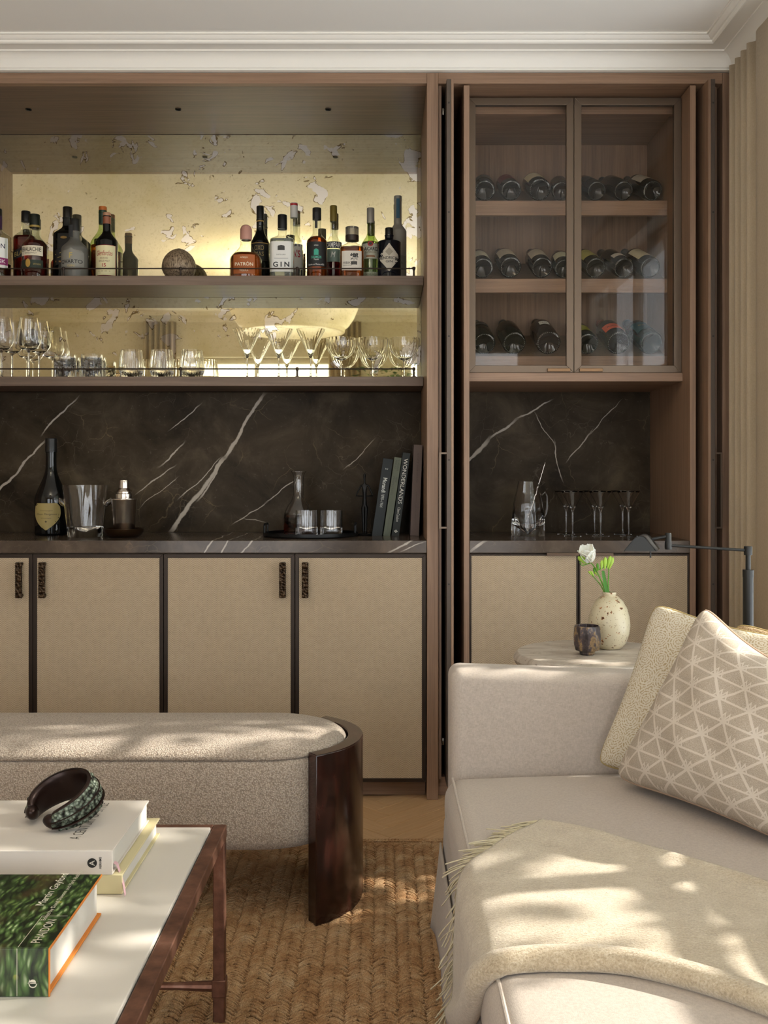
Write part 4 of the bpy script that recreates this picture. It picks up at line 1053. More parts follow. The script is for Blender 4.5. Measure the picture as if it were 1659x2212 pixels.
# ------------------------------------------------------------------ jute rug
rug = thing('jute_rug', 'chunky braided natural jute rug under bench, sofa and coffee table', 'rug', (-0.5, -1.9, 0.0))
RY1, RY0 = -0.425, -3.45
part('backing', MB().box(-2.2, 1.12, RY0, RY1 - 0.015, 0.0006, 0.0085), JUTE, rug, True)
def lump(mb, c, ln, wd, ht, ang, seg=6, rings=5):
    ca_, sa_ = math.cos(ang), math.sin(ang); R = []
    for i in range(rings + 1):
        t = i / rings; k = math.sin(math.pi * (0.06 + 0.88 * t)) ** 0.6; u = (t - 0.5) * ln
        ring = []
        for j in range(seg):
            a = 2 * math.pi * j / seg
            v, w = wd * k * math.cos(a), ht * k * math.sin(a) + 0.004 * (1 - t) * 0.8
            ring.append((c[0] + u * ca_ - v * sa_, c[1] + u * sa_ + v * ca_, c[2] + w))
        R.append(ring)
    mb.loft(R)
BW, PITCH = 0.0575, 0.0185
braid_vars = []
for vv in range(3):
    mb = MB(); n = int((RY1 - 0.03 - (-2.5)) / PITCH)
    for i in range(n):
        y = -2.5 + i * PITCH
        for e in (-1, 1):
            for q in range(3):
                jx, jy, ja = random.gauss(0, .0013), random.gauss(0, .0016), random.gauss(0, .09)
                lump(mb, (e * BW * 0.235 + jx, y + (0.5 if e > 0 else 0) * PITCH * 0.6 + jy + (q - 1) * PITCH * 0.31, 0.0105 + random.gauss(0, .0008)),
                     0.033, 0.0040, 0.0048, (math.radians(-33) if e > 0 else math.radians(180 + 33)) + ja)
    me = mb.mesh('braid', 60); me.materials.append(JUTE.m); braid_vars.append(me)
for i in range(19):
    o = part('braid', braid_vars[i % 3], JUTE, rug)
    o.location = (-0.86 + i * BW + 0.5, 1.9 + (i % 3) * 0.004, 0.0)
mb = MB()
for e in (0, 1):
    for i in range(115):
        lump(mb, (-1.0 + i * 0.0105, RY1 - 0.004 - e * 0.0095, 0.0085), 0.017, 0.0046, 0.0048, math.radians(28 if e else -28) + random.gauss(0, .1), 5, 4)
part('bound_edge', mb, JUTE, rug, True, smooth=60)

# ------------------------------------------------------------------ bench
def stadium(cx0, cx1, cy, R, n=20):
    pts = []
    for k in range(n + 1):
        a = -math.pi / 2 + math.pi * k / n; pts.append((cx1 + R * math.cos(a), cy + R * math.sin(a)))
    m = 28
    for k in range(1, m): pts.append((cx1 + (cx0 - cx1) * k / m, cy + R))
    for k in range(n + 1):
        a = math.pi / 2 + math.pi * k / n; pts.append((cx0 + R * math.cos(a), cy + R * math.sin(a)))
    for k in range(1, m): pts.append((cx0 + (cx1 - cx0) * k / m, cy - R))
    return pts
BCX0, BCX1, BCY, BR = -1.72, -0.315, -0.835, 0.215
bench = thing('upholstered_bench', 'oval boucle bench with curved dark wood end supports', 'bench', (-1.0, BCY, 0.012))
def bring(inset, z): return [(x, y, z) for x, y in stadium(BCX0, BCX1, BCY, BR - inset)]
prof = [(0.10, 0.192), (0.045, 0.193), (0.018, 0.202), (0.004, 0.222), (0.0, 0.26), (0.0, 0.38), (0.002, 0.412), (0.005, 0.425), (0.011, 0.4285)]
part('base_cushion', MB().loft([bring(i, z) for i, z in prof]), BOUCLE, bench, True, smooth=80)
prof = [(0.011, 0.4287), (0.004, 0.432), (0.003, 0.438), (0.008, 0.447), (0.020, 0.456), (0.040, 0.4625), (0.07, 0.467), (0.11, 0.470), (0.15, 0.4715), (0.19, 0.472), (0.212, 0.4722)]
part('seat_cushion', MB().loft([bring(i, z) for i, z in prof]), BOUCLE, bench, True, smooth=80)
def bench_leg(cx, sgn):
    A0, A1 = math.radians(-56), math.radians(56); n = 18; ro, ri = BR + 0.043, BR + 0.002
    mb = MB()
    def pt(r, a, z): return (cx + sgn * r * math.cos(a), BCY + r * math.sin(a), z)
    ring_b, ring_t = [], []
    outer = [A0 + (A1 - A0) * k / n for k in range(n + 1)]
    path = [(ro, a) for a in outer] + [(ri, a) for a in reversed(outer)]
    if sgn < 0: path = path[::-1]
    mb.loft([[pt(r, a, z) for r, a in path] for z in (0.0145, 0.445)])
    return mb
part('end_support', bench_leg(BCX1, 1), MAHOG, bench, True, smooth=40, bevel=0.003, label='curved glossy dark wood end support')
part('end_support', bench_leg(BCX0, -1), MAHOG, bench, True, smooth=40, bevel=0.003)

# ------------------------------------------------------------------ coffee table
ct = thing('coffee_table', 'low coffee table with white stone top on a copper-bronze frame', 'table', (-0.85, -2.1, 0.012))
CX0, CX1, CY0, CY1 = -1.40, -0.329, -2.75, -1.475; FW = 0.027
part('top', MB().box(CX0 + FW + 0.002, CX1 - FW - 0.002, CY0 + FW + 0.002, CY1 - FW - 0.002, 0.398, 0.4225), STONETOP, ct, True, bevel=0.002)
for nm, b in (('frame_bar', (CX1 - FW, CX1, CY0, CY1)), ('frame_bar', (CX0, CX0 + FW, CY0, CY1)),
              ('frame_bar', (CX0 + FW + .0005, CX1 - FW - .0005, CY1 - FW, CY1)), ('frame_bar', (CX0 + FW + .0005, CX1 - FW - .0005, CY0, CY0 + FW))):
    part(nm, MB().box(b[0], b[1], b[2], b[3], 0.392, 0.4185), COPPER, ct, True, bevel=0.002)
for x in (CX0 + 0.013, CX1 - 0.013):
    for y in (CY0 + 0.013, CY1 - 0.013):
        lg = part('leg', MB().box(x - 0.012, x + 0.012, y - 0.012, y + 0.012, 0.0145, 0.3915), COPPER, ct, True, bevel=0.002)
        part('joint_block', MB().box(x - 0.0145, x + 0.0145, y - 0.0145, y + 0.0145, 0.068, 0.104), COPPER, lg, True, bevel=0.002)
for y in (CY0 + 0.013, CY1 - 0.013):
    xs = [CX0 + 0.028, CX0 + 0.06, CX0 + 0.10, CX1 - 0.10, CX1 - 0.06, CX1 - 0.028]; rr = [0.011, 0.010, 0.0075, 0.0075, 0.010, 0.011]
    part('stretcher', MB().tube([(x, y, 0.086) for x in xs], rr, 10), COPPER, ct, True)
ZTB = 0.4228

def cover_print():
    m = Mt('garden_cover_print', rough=0.35)
    P = m.co()
    w = m.n('TexNoise', {'Vector': P, 'Scale': 9.0, 'Detail': 3.0})
    off = m.n('VectorMath', {0: w.outputs[1], 'Scale': 0.07}, operation='SCALE').outputs[0]
    Q = m.n('VectorMath', {0: P, 1: off}).outputs[0]
    q1 = m.n('Mapping', {'Vector': Q, 'Rotation': (0, 0, 0.7), 'Scale': (150, 48, 30)}).outputs[0]
    q2 = m.n('Mapping', {'Vector': Q, 'Rotation': (0, 0, -0.5), 'Scale': (120, 34, 30)}).outputs[0]
    a = m.vor(q1, 1.0); b = m.vor(q2, 1.0); big = m.noise(P, 11.0, 4.0)
    c = m.ramp(a, [(0.15, '#6f8a4a'), (0.35, '#3c5527'), (0.7, '#131c0e')])
    c2 = m.ramp(b, [(0.12, '#a5b58a'), (0.3, '#52703a'), (0.65, '#101a0c')])
    c = m.mix(m.mr(big, 0.42, 0.62), c, c2)
    c = m.mix(m.ma('MULTIPLY', m.mr(m.noise(m.co(loc=(4, 2, 0)), 13.0, 3.0), 0.55, 0.7), 0.7), c, '#4a3a22')
    dots = m.mr(m.vor(P, 26.0), 0.13, 0.06)
    c = m.mix(m.ma('MULTIPLY', dots, m.mr(big, 0.5, 0.6)), c, '#8d8f3c')
    m.set('Base Color', c); return m
PRINT = cover_print()
PAGES = Mt('book_pages', rough=0.85)
_st = PAGES.tri(PAGES.ma('MULTIPLY', PAGES.xyz(PAGES.co())[2], 900.0))
PAGES.set('Base Color', PAGES.mix(PAGES.mr(_st, 0.1, 0.5), '#b9b4ac', '#dedad2'))
def flat_book(name, label, x0, x1, y0, y1, z0, th, cov, board, pages, cl=0.003, ov=0.003, spine_front=True):
    t = thing(name, label, 'book', ((x0 + x1) / 2, (y0 + y1) / 2, z0), group='books lying on the coffee table')
    top = part('front_cover', MB().box(x0, x1, y0, y1, z0 + th - cl, z0 + th), cov, t, True, bevel=0.0008)
    part('back_cover', MB().box(x0, x1, y0, y1, z0, z0 + cl), board, t, True, bevel=0.0008)
    sp = part('spine', MB().box(x0, x1, y0 - 0.0035, y0 - 0.0002, z0, z0 + th), cov, t, True, bevel=0.0012)
    part('pages', MB().box(x0 + ov, x1 - ov, y0, y1 - ov, z0 + cl + 0.0002, z0 + th - cl - 0.0002), pages, t, True)
    return t, top, sp
def up_text(s, size, width, x, y, z, col, parent, flip=False, **kw):
    """lettering on a horizontal cover, running away from the viewer"""
    vs, fs = text_geo(s, size, width, **kw)
    m = MB(); m.add([(x - b, y + a, z) for a, b in vs], fs)
    part('lettering', m, plain(col, 0.5), parent, True, smooth=0)
def front_text(s, size, width, x, y, z, col, parent, turn=0, **kw):
    vs, fs = text_geo(s, size, width, **kw)
    m = MB()
    if turn: m.add([(x - b, y, z + a) for a, b in vs], fs)
    else: m.add([(x + a, y, z + b) for a, b in vs], fs)
    part('lettering', m, plain(col, 0.5), parent, True, smooth=0)
# cream book, then the white one on it
tb, top, sp = flat_book('hardback_book', 'cream-yellow hardback under the white book', -0.86, -0.453, -1.840, -1.55, ZTB + 0.0002, 0.034, plain('#cfc49a', 0.7), plain('#cfc49a', 0.7), PAGES, cl=0.0035, ov=0.006)
zw = ZTB + 0.0347
WB = plain('#cec6bc', 0.75)
tb, top, sp = flat_book('hardback_book', 'large white hardback carrying the bronze torque', -0.93, -0.4695, -1.842, -1.572, zw, 0.042, WB, WB, PAGES, cl=0.003, ov=0.004)
up_text('A CENTURY OF STYLE', 0.019, 0.20, -0.553, -1.690, zw + 0.0424, '#1f1c19', top, bold=-0.012)
yy = -1.846
m = MB().lathe([(0, 0), (0.0083, 0), (0.0083, 0.0004), (0, 0.0004)], 28, cap0=False, cap1=False); m.v = [(x - 0.5045, yy - z, y + zw + 0.021) for x, y, z in m.v]
part('logo_disc', m, plain('#141312', 0.5), sp, True)
front_text('A', 0.0095, None, -0.5045, yy - 0.0007, zw + 0.021, '#d8d2c6', sp, 1)
front_text('ABRAMS', 0.0045, 0.021, -0.4905, yy - 0.0001, zw + 0.021, '#1a1816', sp, 1, bold=.01)
rb_path = [(-0.4735, -1.82, zw + 0.012), (-0.468, -1.822, zw + 0.010), (-0.460, -1.83, zw - 0.004), (-0.4515, -1.842, zw - 0.018), (-0.446, -1.852, zw - 0.033)]
mb = MB(); mb.loft([[(p[0], p[1] - 0.0045, p[2]), (p[0], p[1] + 0.0045, p[2] + 0.001), (p[0] + 0.0006, p[1] + 0.0045, p[2] + 0.0014), (p[0] + 0.0006, p[1] - 0.0045, p[2] + 0.0004)] for p in rb_path])
part('ribbon', mb, plain('#cfa7ad', 0.6), tb, True, label='pink ribbon bookmark')
# garden monograph
tg, top, sp = flat_book('picture_book', 'thick art book with leafy garden cover and orange board edges', -0.90, -0.4665, -2.186, -1.925, ZTB + 0.0002, 0.067, PRINT, plain('#d9822f', 0.6), PAGES, cl=0.0035, ov=0.006)
zt = ZTB + 0.0675
part('orange_edge', MB().box(-0.4664, -0.4652, -2.186, -1.925, zt - 0.0037, zt), plain('#d9822f', 0.6), top, True)
part('orange_edge', MB().box(-0.4664, -0.4650, -2.1895, -2.186, ZTB + 0.0002, zt), plain('#d9822f', 0.6), sp, True)
up_text('Martin Gayford', 0.017, 0.125, -0.525, -1.985, zt + 0.0002, '#ded8c6', top)
up_text('Edited by David Dawson and Mark Holborn', 0.0085, 0.19, -0.503, -2.005, zt + 0.0002, '#d2ccb8', top)
up_text('PHAIDON', 0.0135, 0.075, -0.491, -2.135, zt + 0.0002, '#d2ccb8', top)
ln = plain('#c9c3ae', 0.5)
part('printed_line', MB().box(-0.5105, -0.5098, -2.186, -2.085, zt + 0.0001, zt + 0.0003), ln, top, True); part('printed_line', MB().box(-0.5105, -0.472, -2.0857, -2.085, zt + 0.0001, zt + 0.0003), ln, top, True)
part('printed_line', MB().box(-0.5105, -0.5098, -2.1899, -2.1895, zt - 0.066, zt), ln, sp, True)
front_text('Φ', 0.014, None, -0.488, -2.1899, zt - 0.048, '#d2ccb8', sp, 1)

# bronze torque (open cuff) on the white book
def torque():
    ver = Mt('verdigris_bronze', rough=0.5, metal=0.55)
    v = ver.vor(ver.co(), 150.0); n1 = ver.noise(ver.co(), 60.0, 4.0)
    ver.set('Base Color', ver.ramp(ver.ma('ADD', ver.ma('MULTIPLY', v, 0.8), ver.ma('MULTIPLY', n1, 0.4)), [(0.25, '#a3aa9c'), (0.5, '#6f7a69'), (0.78, '#221f18')]))
    ver.bump(v, 0.8, 0.003)
    dk = Mt('dark_bronze_patina', '#2a1a14', 0.33, 0.6).m
    t = thing('bronze_torque', 'open bronze torque bracelet with green filigree band on the white book', 'ornament', (WX(137, -1.70), -1.70, zw + 0.0423))
    RM = 0.054; n = 48; A0, A1 = math.radians(-92), math.radians(192)
    TL_ = Matrix.Rotation(math.radians(20), 3, 'X') @ Matrix.Rotation(math.radians(-14), 3, 'Y')
    def hgt(t_): return 0.0145 + 0.0205 * max(0.0, math.sin(math.pi * t_)) ** 0.5
    zoff = [0.0]
    def frame(a):
        c = TL_ @ Vector((RM * 1.10 * math.cos(a), RM * math.sin(a), 0.0)) + Vector((0, 0, zoff[0]))
        return c, TL_ @ Vector((math.cos(a), math.sin(a), 0.0)), TL_ @ Vector((0, 0, 1))
    lo_ = min(min((frame(A0 + (A1 - A0) * q / 40)[0] - frame(A0 + (A1 - A0) * q / 40)[2] * hgt(q / 40)).z, (frame(A0 + (A1 - A0) * q / 40)[0]).z - 0.0145) for q in range(41))
    zoff[0] = -lo_ + 0.001
    def band(r0, k0, k1, mat, nm, bulge=0.0, lab=None):
        mb = MB(); rings = []
        for i in range(n + 1):
            tt = i / n; a = A0 + (A1 - A0) * tt; c, o, u = frame(a); h = hgt(tt)
            ring = []
            for j in range(9):
                w = k0 + (k1 - k0) * j / 8
                ring.append(c + u * (h * w) + o * (r0 + 0.011 * (1 - w * w) + bulge * math.sin(math.pi * j / 8)))
            for j in range(8, -1, -1):
                w = k0 + (k1 - k0) * j / 8
                ring.append(c + u * (h * w) + o * (r0 - 0.004 + 0.008 * (1 - w * w)))
            rings.append(ring)
        mb.loft(rings); part(nm, mb, mat, t, smooth=50, label=lab)
    # inner dark shell
    mb = MB(); rings = []
    for i in range(n + 1):
        tt = i / n; a = A0 + (A1 - A0) * tt; c, o, u = frame(a); h = hgt(tt)
        ring = []
        for j in range(16):
            b = 2 * math.pi * j / 16; ring.append(c + u * (h * 0.97 * math.sin(b)) + o * (0.0065 * math.cos(b) * (1 if math.cos(b) < 0 else 0.6)))
        rings.append(ring)
    mb.loft(rings); part('inner_shell', mb, dk, t, smooth=60)
    band(0.0015, 0.30, 0.90, ver, 'filigree_band'); band(0.0015, -0.28, 0.24, ver, 'filigree_band'); band(0.0015, -0.9, -0.44, ver, 'filigree_band')
    band(0.0035, -0.42, -0.30, dk, 'raised_rib', 0.003); band(0.003, 0.24, 0.30, dk, 'raised_rib', 0.001); band(0.002, 0.90, 1.0, dk, 'raised_rib', 0.001)
    # rows of raised studs and spirals
    studs = MB()
    for row, (w, rr) in enumerate(((0.62, 0.0055), (0.05, 0.0026), (-0.10, 0.0026), (0.16, 0.0024), (-0.68, 0.0042))):
        k = [20, 46, 46, 44, 26][row]
        for i in range(k):
            tt = 0.03 + 0.94 * (i + 0.5 * (row % 2)) / k; a = A0 + (A1 - A0) * tt; c, o, u = frame(a); h = hgt(tt)
            p = c + u * (h * w) + o * (0.0015 + 0.011 * (1 - w * w))
            tg_ = o.cross(u).normalized()
            for ring_r, lift in ((rr, 0.0), (rr * 0.6, 0.0006)):
                if ring_r < 0.0018: continue
                q = []
                for z_, sc in ((-0.0008, 1.0), (0.0010 + lift, 0.85), (0.0014 + lift, 0.6), (0.0006, 0.45)):
                    q.append([p + o * z_ + (tg_ * math.cos(2 * math.pi * j / 9) + u * math.sin(2 * math.pi * j / 9)) * ring_r * sc for j in range(9)])
                studs.loft(q, False, True)
    so = part('filigree_studs', studs, ver, t, smooth=40); so['kind'] = 'stuff'
    for tt in (0, 1):
        a = A0 + (A1 - A0) * tt; c, o, u = frame(a); tg_ = Vector((-math.sin(a), math.cos(a), 0)) * (1 if tt else -1)
        rings = []
        for q, kk in ((-0.006, 1.02), (0.0, 1.05), (0.008, 0.95), (0.014, 0.7), (0.018, 0.35)):
            rings.append([c + tg_ * q + (u * (0.0145 * math.sin(2 * math.pi * j / 16)) + o * (0.0115 * math.cos(2 * math.pi * j / 16))) * kk for j in range(16)])
        part('end_knob', MB().loft(rings), dk, t, smooth=60)
torque()

# ------------------------------------------------------------------ sofa
SX0, SX1, SY1 = 0.150, 1.16, -1.115
sofa = thing('linen_sofa', 'deep pale linen sofa with low far arm and piped seat', 'sofa', (0.65, -2.0, 0.012))
def fn_base(p, u, v, w):
    p = p.copy(); p.x += -0.012 * (0.5 - 0.5 * w) * max(0, -u); return p
part('base', MB().rbox(SX0 + 0.004, SX1, -3.28, SY1 + 0.12, 0.0145, 0.285, 0.018, n=10, fn=fn_base), LINEN, sofa, True, smooth=60)
mb = MB(); fl = []
def fn_skirt(u, v):
    y = -3.26 + (SY1 + 0.10 + 3.26) * u
    fold = 0.006 * math.sin(u * 40) * (1 - v) * 0.4 + 0.010 * math.exp(-((u - 0.985) / 0.012) ** 2) * (1 - v)
    return (SX0 - 0.006 - 0.014 * (1 - v) - fold, y, 0.0150 + 0.20 * v)
part('skirt', MB().grid(fn_skirt, 120, 8), LINEN, sofa, True, smooth=60, solid=0.004)
def fn_seat(p, u, v, w):
    p = p.copy()
    if w > 0:
        p.z += 0.020 * (1 - u * u) * (1 - min(1, abs(v)) ** 8) * w
        p.z -= 0.018 * max(0.0, v - 0.93) / 0.07 * max(0, -u)
    p.x -= 0.006 * max(0, -u) * (1 - w * w)
    return p
part('seat_cushion', MB().rbox(SX0 + 0.002, 0.98, -3.24, SY1 - 0.002, 0.286, 0.424, 0.038, n=22, fn=fn_seat), LINEN, sofa, True, smooth=80)
zs_ = 0.4165
pip = [(SX0 + 0.0155, -3.2 + 2.05 * k / 40, 0.4180) for k in range(41)]
part('piping', MB().tube(pip, 0.0032, 8), LINEN, sofa, True)
def fn_arm(p, u, v, w):
    p = p.copy()
    if w > 0: p.z -= 0.036 * max(0, (u + 1) / 2) * w
    return p
part('arm', MB().rbox(0.163, SX1, SY1, SY1 + 0.125, 0.286, 0.674, 0.030, n=10, fn=fn_arm), LINEN, sofa, True, smooth=60)
part('back', MB().rbox(1.06, SX1 + 0.03, -3.26, SY1 - 0.002, 0.286, 0.80, 0.05, n=10), LINEN, sofa, True, smooth=60)
part('back_cushion', MB().rbox(0.975, 1.062, -3.2, SY1 - 0.03, 0.430, 0.74, 0.045, n=10), LINEN, sofa, True, smooth=60)

# ------------------------------------------------------------------ cushions
def print_w():
    m = Mt('triangle_print_linen', rough=0.85)
    P = m.n('Attribute', attribute_name='print').outputs['Vector']; x, y, z = m.xyz(P)
    row = 0.048; per = 0.082
    fy = m.ma('FRACT', m.ma('ADD', m.ma('DIVIDE', y, row), 20.0)); ry = m.ma('FLOOR', m.ma('ADD', m.ma('DIVIDE', y, row), 20.0))
    sh = m.ma('MULTIPLY', ry, 0.5)
    xx = m.ma('ADD', m.ma('DIVIDE', x, per), m.ma('ADD', sh, 20.0))
    line = m.mr(m.ma('ABSOLUTE', m.ma('SUBTRACT', fy, 0.5)), 0.44, 0.455)
    t1 = m.tri(xx)                                    # big zigzag
    z1 = m.mr(m.ma('ABSOLUTE', m.ma('SUBTRACT', fy, t1)), 0.115, 0.085)
    # small lightning peak nested in the foot of every V
    dx = m.ma('ABSOLUTE', m.ma('SUBTRACT', m.ma('FRACT', m.ma('ADD', xx, 0.0)), 0.5))
    pk = m.ma('SUBTRACT', 0.46, m.ma('MULTIPLY', m.ma('ABSOLUTE', m.ma('SUBTRACT', dx, 0.075)), 4.2))
    z2 = m.ma('MULTIPLY', m.mr(m.ma('ABSOLUTE', m.ma('SUBTRACT', fy, pk)), 0.10, 0.07), m.mr(dx, 0.20, 0.19))
    f = m.ma('MAXIMUM', line, m.ma('MAXIMUM', z1, z2))
    nz = m.noise(m.co(scale=(700, 700, 700)), 1.0, 2.0); g = m.noise(m.co(scale=(260, 90, 100)), 1.0, 2.0)
    base = m.mix(m.mr(nz, 0.35, 0.65), '#a39584', '#bdb0a0')
    m.set('Base Color', m.mix(m.ma('MULTIPLY', f, 0.85), base, '#d3c8ba')); m.bump(g, 0.2, 0.001)
    return m
def print_scroll(name, c0, c1):
    m = Mt(name, rough=0.85)
    P = m.n('Attribute', attribute_name='print').outputs['Vector']
    wn = m.n('VectorMath', {0: m.n('TexNoise', {'Vector': P, 'Scale': 120.0, 'Detail': 2.0}).outputs[1], 'Scale': 0.0085}, operation='SCALE').outputs[0]
    x, y, z = m.xyz(m.n('VectorMath', {0: P, 1: wn}).outputs[0])
    k = 1 / 0.052
    # hexagonal rosettes: rings around the cells of a grid, broken by a fine key pattern
    rw = m.ma('FLOOR', m.ma('MULTIPLY', y, k)); xs = m.ma('ADD', m.ma('MULTIPLY', x, k), m.ma('MULTIPLY', rw, 0.5))
    dx = m.ma('SUBTRACT', m.ma('FRACT', m.ma('ADD', xs, 50.0)), 0.5); dy = m.ma('SUBTRACT', m.ma('FRACT', m.ma('ADD', m.ma('MULTIPLY', y, k), 50.0)), 0.5)
    r = m.ma('SQRT', m.ma('ADD', m.ma('MULTIPLY', dx, dx), m.ma('MULTIPLY', dy, dy)))
    rg = m.tri(m.ma('MULTIPLY', r, 8.0))
    ang = m.n('Math', {0: dy, 1: dx}, operation='ARCTAN2').outputs[0]
    seg = m.tri(m.ma('ADD', m.ma('MULTIPLY', ang, 10 / 6.283), m.ma('FLOOR', m.ma('MULTIPLY', r, 8.0))))
    nz = m.noise(P, 260.0, 2.0)
    f = m.ma('MULTIPLY', m.mr(m.ma('ADD', rg, m.ma('MULTIPLY', m.ma('SUBTRACT', nz, .5), 1.6)), 0.5, 0.75), m.mr(m.ma('ADD', seg, m.ma('MULTIPLY', m.ma('SUBTRACT', nz, .5), .9)), 0.16, 0.30))
    m.set('Base Color', m.mix(f, c0, c1)); m.bump(nz, 0.2, 0.001)
    return m
PW = print_w(); PSC = print_scroll('rosette_print_linen', '#cfc6b4', '#ab9876'); PSC2 = print_scroll('rosette_print_tan', '#c2a985', '#8a683f')
PIPE1, PIPE2 = plain('#a5905f', 0.8), plain('#b59a84', 0.8)
def pillow(label, BL, TL, wdir, size, T, mat, pipe, wrinkle=0.0, group='scatter cushions on the sofa', drop=0.0, kx=0.085, ky=0.085):
    BL, TL = Vector(BL), Vector(TL); v = TL - BL; hh = v.length; v.normalize()
    u = Vector(wdir).normalized(); n = u.cross(v).normalized(); w = size
    shear = u.dot(v); uo = (u - v * shear).normalized(); ku = math.sqrt(1 - shear * shear)     # soft cushion slumped out of square
    ctr = BL + v * hh / 2 + u * w / 2
    t = thing('scatter_cushion', label, 'cushion', ctr, Matrix((uo, v, n)).transposed().to_euler(), group)
    pr = []
    def edge(a, b):
        c_ = 1 - 0.07 * (a * a * b * b) ** 3; a, b = a * c_, b * c_
        x = w / 2 * a * (1 - kx * (1 - b * b) * a * a)
        return (x * ku, hh / 2 * b * (1 - ky * (1 - a * a) * b * b * (1 if b > 0 else 0.3)) + x * shear - drop * (a + 1) * (b + 1) / 4)
    def side(sg):
        def fn(i, j):
            a, b = math.sin((i - .5) * math.pi), math.sin((j - .5) * math.pi)
            x, y = edge(a, b)
            z = T / 2 * (max(0, (1 - a * a)) * max(0, (1 - b * b))) ** 0.42
            if wrinkle:
                z += wrinkle * math.sin(9 * a + 6 * b + 2) * math.sin(5 * b - 3 * a) * (1 - a * a) * (1 - b ** 4)
                z += wrinkle * 1.2 * math.exp(-((a + 0.55 + .3 * (b - .6)) / 0.08) ** 2) * max(0, b) * (1 - b * b)
            pr.append((w / 2 * a, hh / 2 * b, 0.0)); return (x, y, sg * z)
        return fn
    mb = MB().grid(side(1), 40, 40); mb.grid(side(-1), 40, 40)
    n1 = 41 * 41
    mb.f = [f if f[0] < n1 else tuple(reversed(f)) for f in mb.f]
    me = mb.mesh('cover', 80); at = me.attributes.new('print', 'FLOAT_VECTOR', 'POINT')
    at.data.foreach_set('vector', [c for p in pr for c in p])
    part('cover', me, mat, t)
    loop = [(-1 + 2 * k / 30, -1) for k in range(30)] + [(1, -1 + 2 * k / 30) for k in range(30)] + [(1 - 2 * k / 30, 1) for k in range(30)] + [(-1, 1 - 2 * k / 30) for k in range(31)]
    part('piping', MB().tube([edge(a, b) + (0.0,) for a, b in loop], 0.0032, 6), pipe, t)
    return t
pillow('front cushion with white triangle-and-zigzag print on taupe linen', (0.521, -1.262, 0.452), (0.722, -1.305, 0.868), (0.484, -0.875, 0), 0.52, 0.19, PW, PIPE2, 0.008, drop=0.13, kx=0.17, ky=0.20)
pillow('cream rosette-print cushion with tan piping leaning near the far arm', (0.503, -1.160, 0.452), (0.655, -1.130, 0.846), (0.78, -0.63, 0), 0.40, 0.12, PSC, PIPE1, 0.004, drop=0.06, kx=0.09, ky=0.10)
pillow('tan rosette-print cushion mostly hidden behind the triangle-print one', (0.755, -1.18, 0.46), (0.845, -1.16, 0.80), (0.45, -0.89, 0), 0.36, 0.09, PSC2, PIPE1, 0.003)

# ------------------------------------------------------------------ wool throw across the seat
def wool():
    m = Mt('brushed_wool', rough=0.95); m.set('Sheen Weight', 0.5); m.set('Sheen Roughness', 0.6)
    a = m.noise(m.co(), 320.0, 4.0, 0.7); b = m.noise(m.co(scale=(120, 500, 200), rot=(0, 0, 0.8)), 1.0, 3.0); c = m.noise(m.co(), 22.0, 4.0)
    f = m.ma('ADD', m.ma('MULTIPLY', a, 0.5), m.ma('ADD', m.ma('MULTIPLY', b, 0.3), m.ma('MULTIPLY', c, 0.2)))
    m.set('Base Color', m.ramp(f, [(0.36, '#9a8668'), (0.5, '#bba98b'), (0.64, '#d2c5ac')])); m.bump(f, 0.9, 0.004)
    return m
WOOL = wool(); FRNG = plain('#cfc4a6', 0.9)
def seat_z(x, y):
    u = (x - (SX0 + 0.93) / 2) / ((0.93 - SX0) / 2)
    return 0.424 + 0.020 * max(0, 1 - u * u)
EDGE_U = 0.19
def drape(u, y, off):
    """u along the seat (room x); below EDGE_U the cloth rolls over the front edge and hangs"""
    if u >= EDGE_U: return Vector((u, y, seat_z(u, y) + off))
    d = EDGE_U - u; r = 0.040; z0 = seat_z(EDGE_U, y) - 0.002
    if d < r * math.pi / 2:
        a = d / r; return Vector((EDGE_U - (r + off) * math.sin(a), y, z0 - r + (r + off) * math.cos(a)))
    dd = d - r * math.pi / 2
    return Vector((EDGE_U - r - off - 0.06 * dd, y, z0 - r - dd))
def curve(pts):
    P = np.array(pts, float); L = np.concatenate([[0], np.cumsum(np.linalg.norm(np.diff(P, axis=0), axis=1))]); L /= L[-1]
    def f(t):
        i = min(max(np.searchsorted(L, t, side='right') - 1, 0), len(P) - 2)
        k = (t - L[i]) / (L[i + 1] - L[i])
        p0, p1, p2, p3 = P[max(i - 1, 0)], P[i], P[i + 1], P[min(i + 2, len(P) - 1)]
        return 0.5 * ((2 * p1) + (-p0 + p2) * k + (2 * p0 - 5 * p1 + 4 * p2 - p3) * k * k + (-p0 + 3 * p1 - 3 * p2 + p3) * k ** 3)
    return f
cL = curve([(0.318, -1.556), (0.235, -1.640), (0.185, -1.700), (0.12, -1.745), (0.03, -1.76), (-0.10, -1.735)])          # fringed end, top to bottom
cT = curve([(0.318, -1.556), (0.40, -1.612), (0.49, -1.713), (0.647, -1.885), (0.80, -2.10), (0.90, -2.28)])             # far long edge
cB = curve([(-0.10, -1.735), (-0.03, -1.88), (0.06, -2.02), (0.155, -2.11), (0.25, -2.126), (0.36, -2.155), (0.50, -2.26), (0.66, -2.46), (0.80, -2.68)])   # near long edge
cR = curve([(0.90, -2.28), (0.86, -2.46), (0.80, -2.68)])
def coons(s, t):
    L_, R_, T_, B_ = cL(t), cR(t), cT(s), cB(s)
    return (1 - s) * L_ + s * R_ + (1 - t) * T_ + t * B_ - ((1 - s) * (1 - t) * cL(0) + (1 - s) * t * cL(1) + s * (1 - t) * cR(0) + s * t * cR(1))
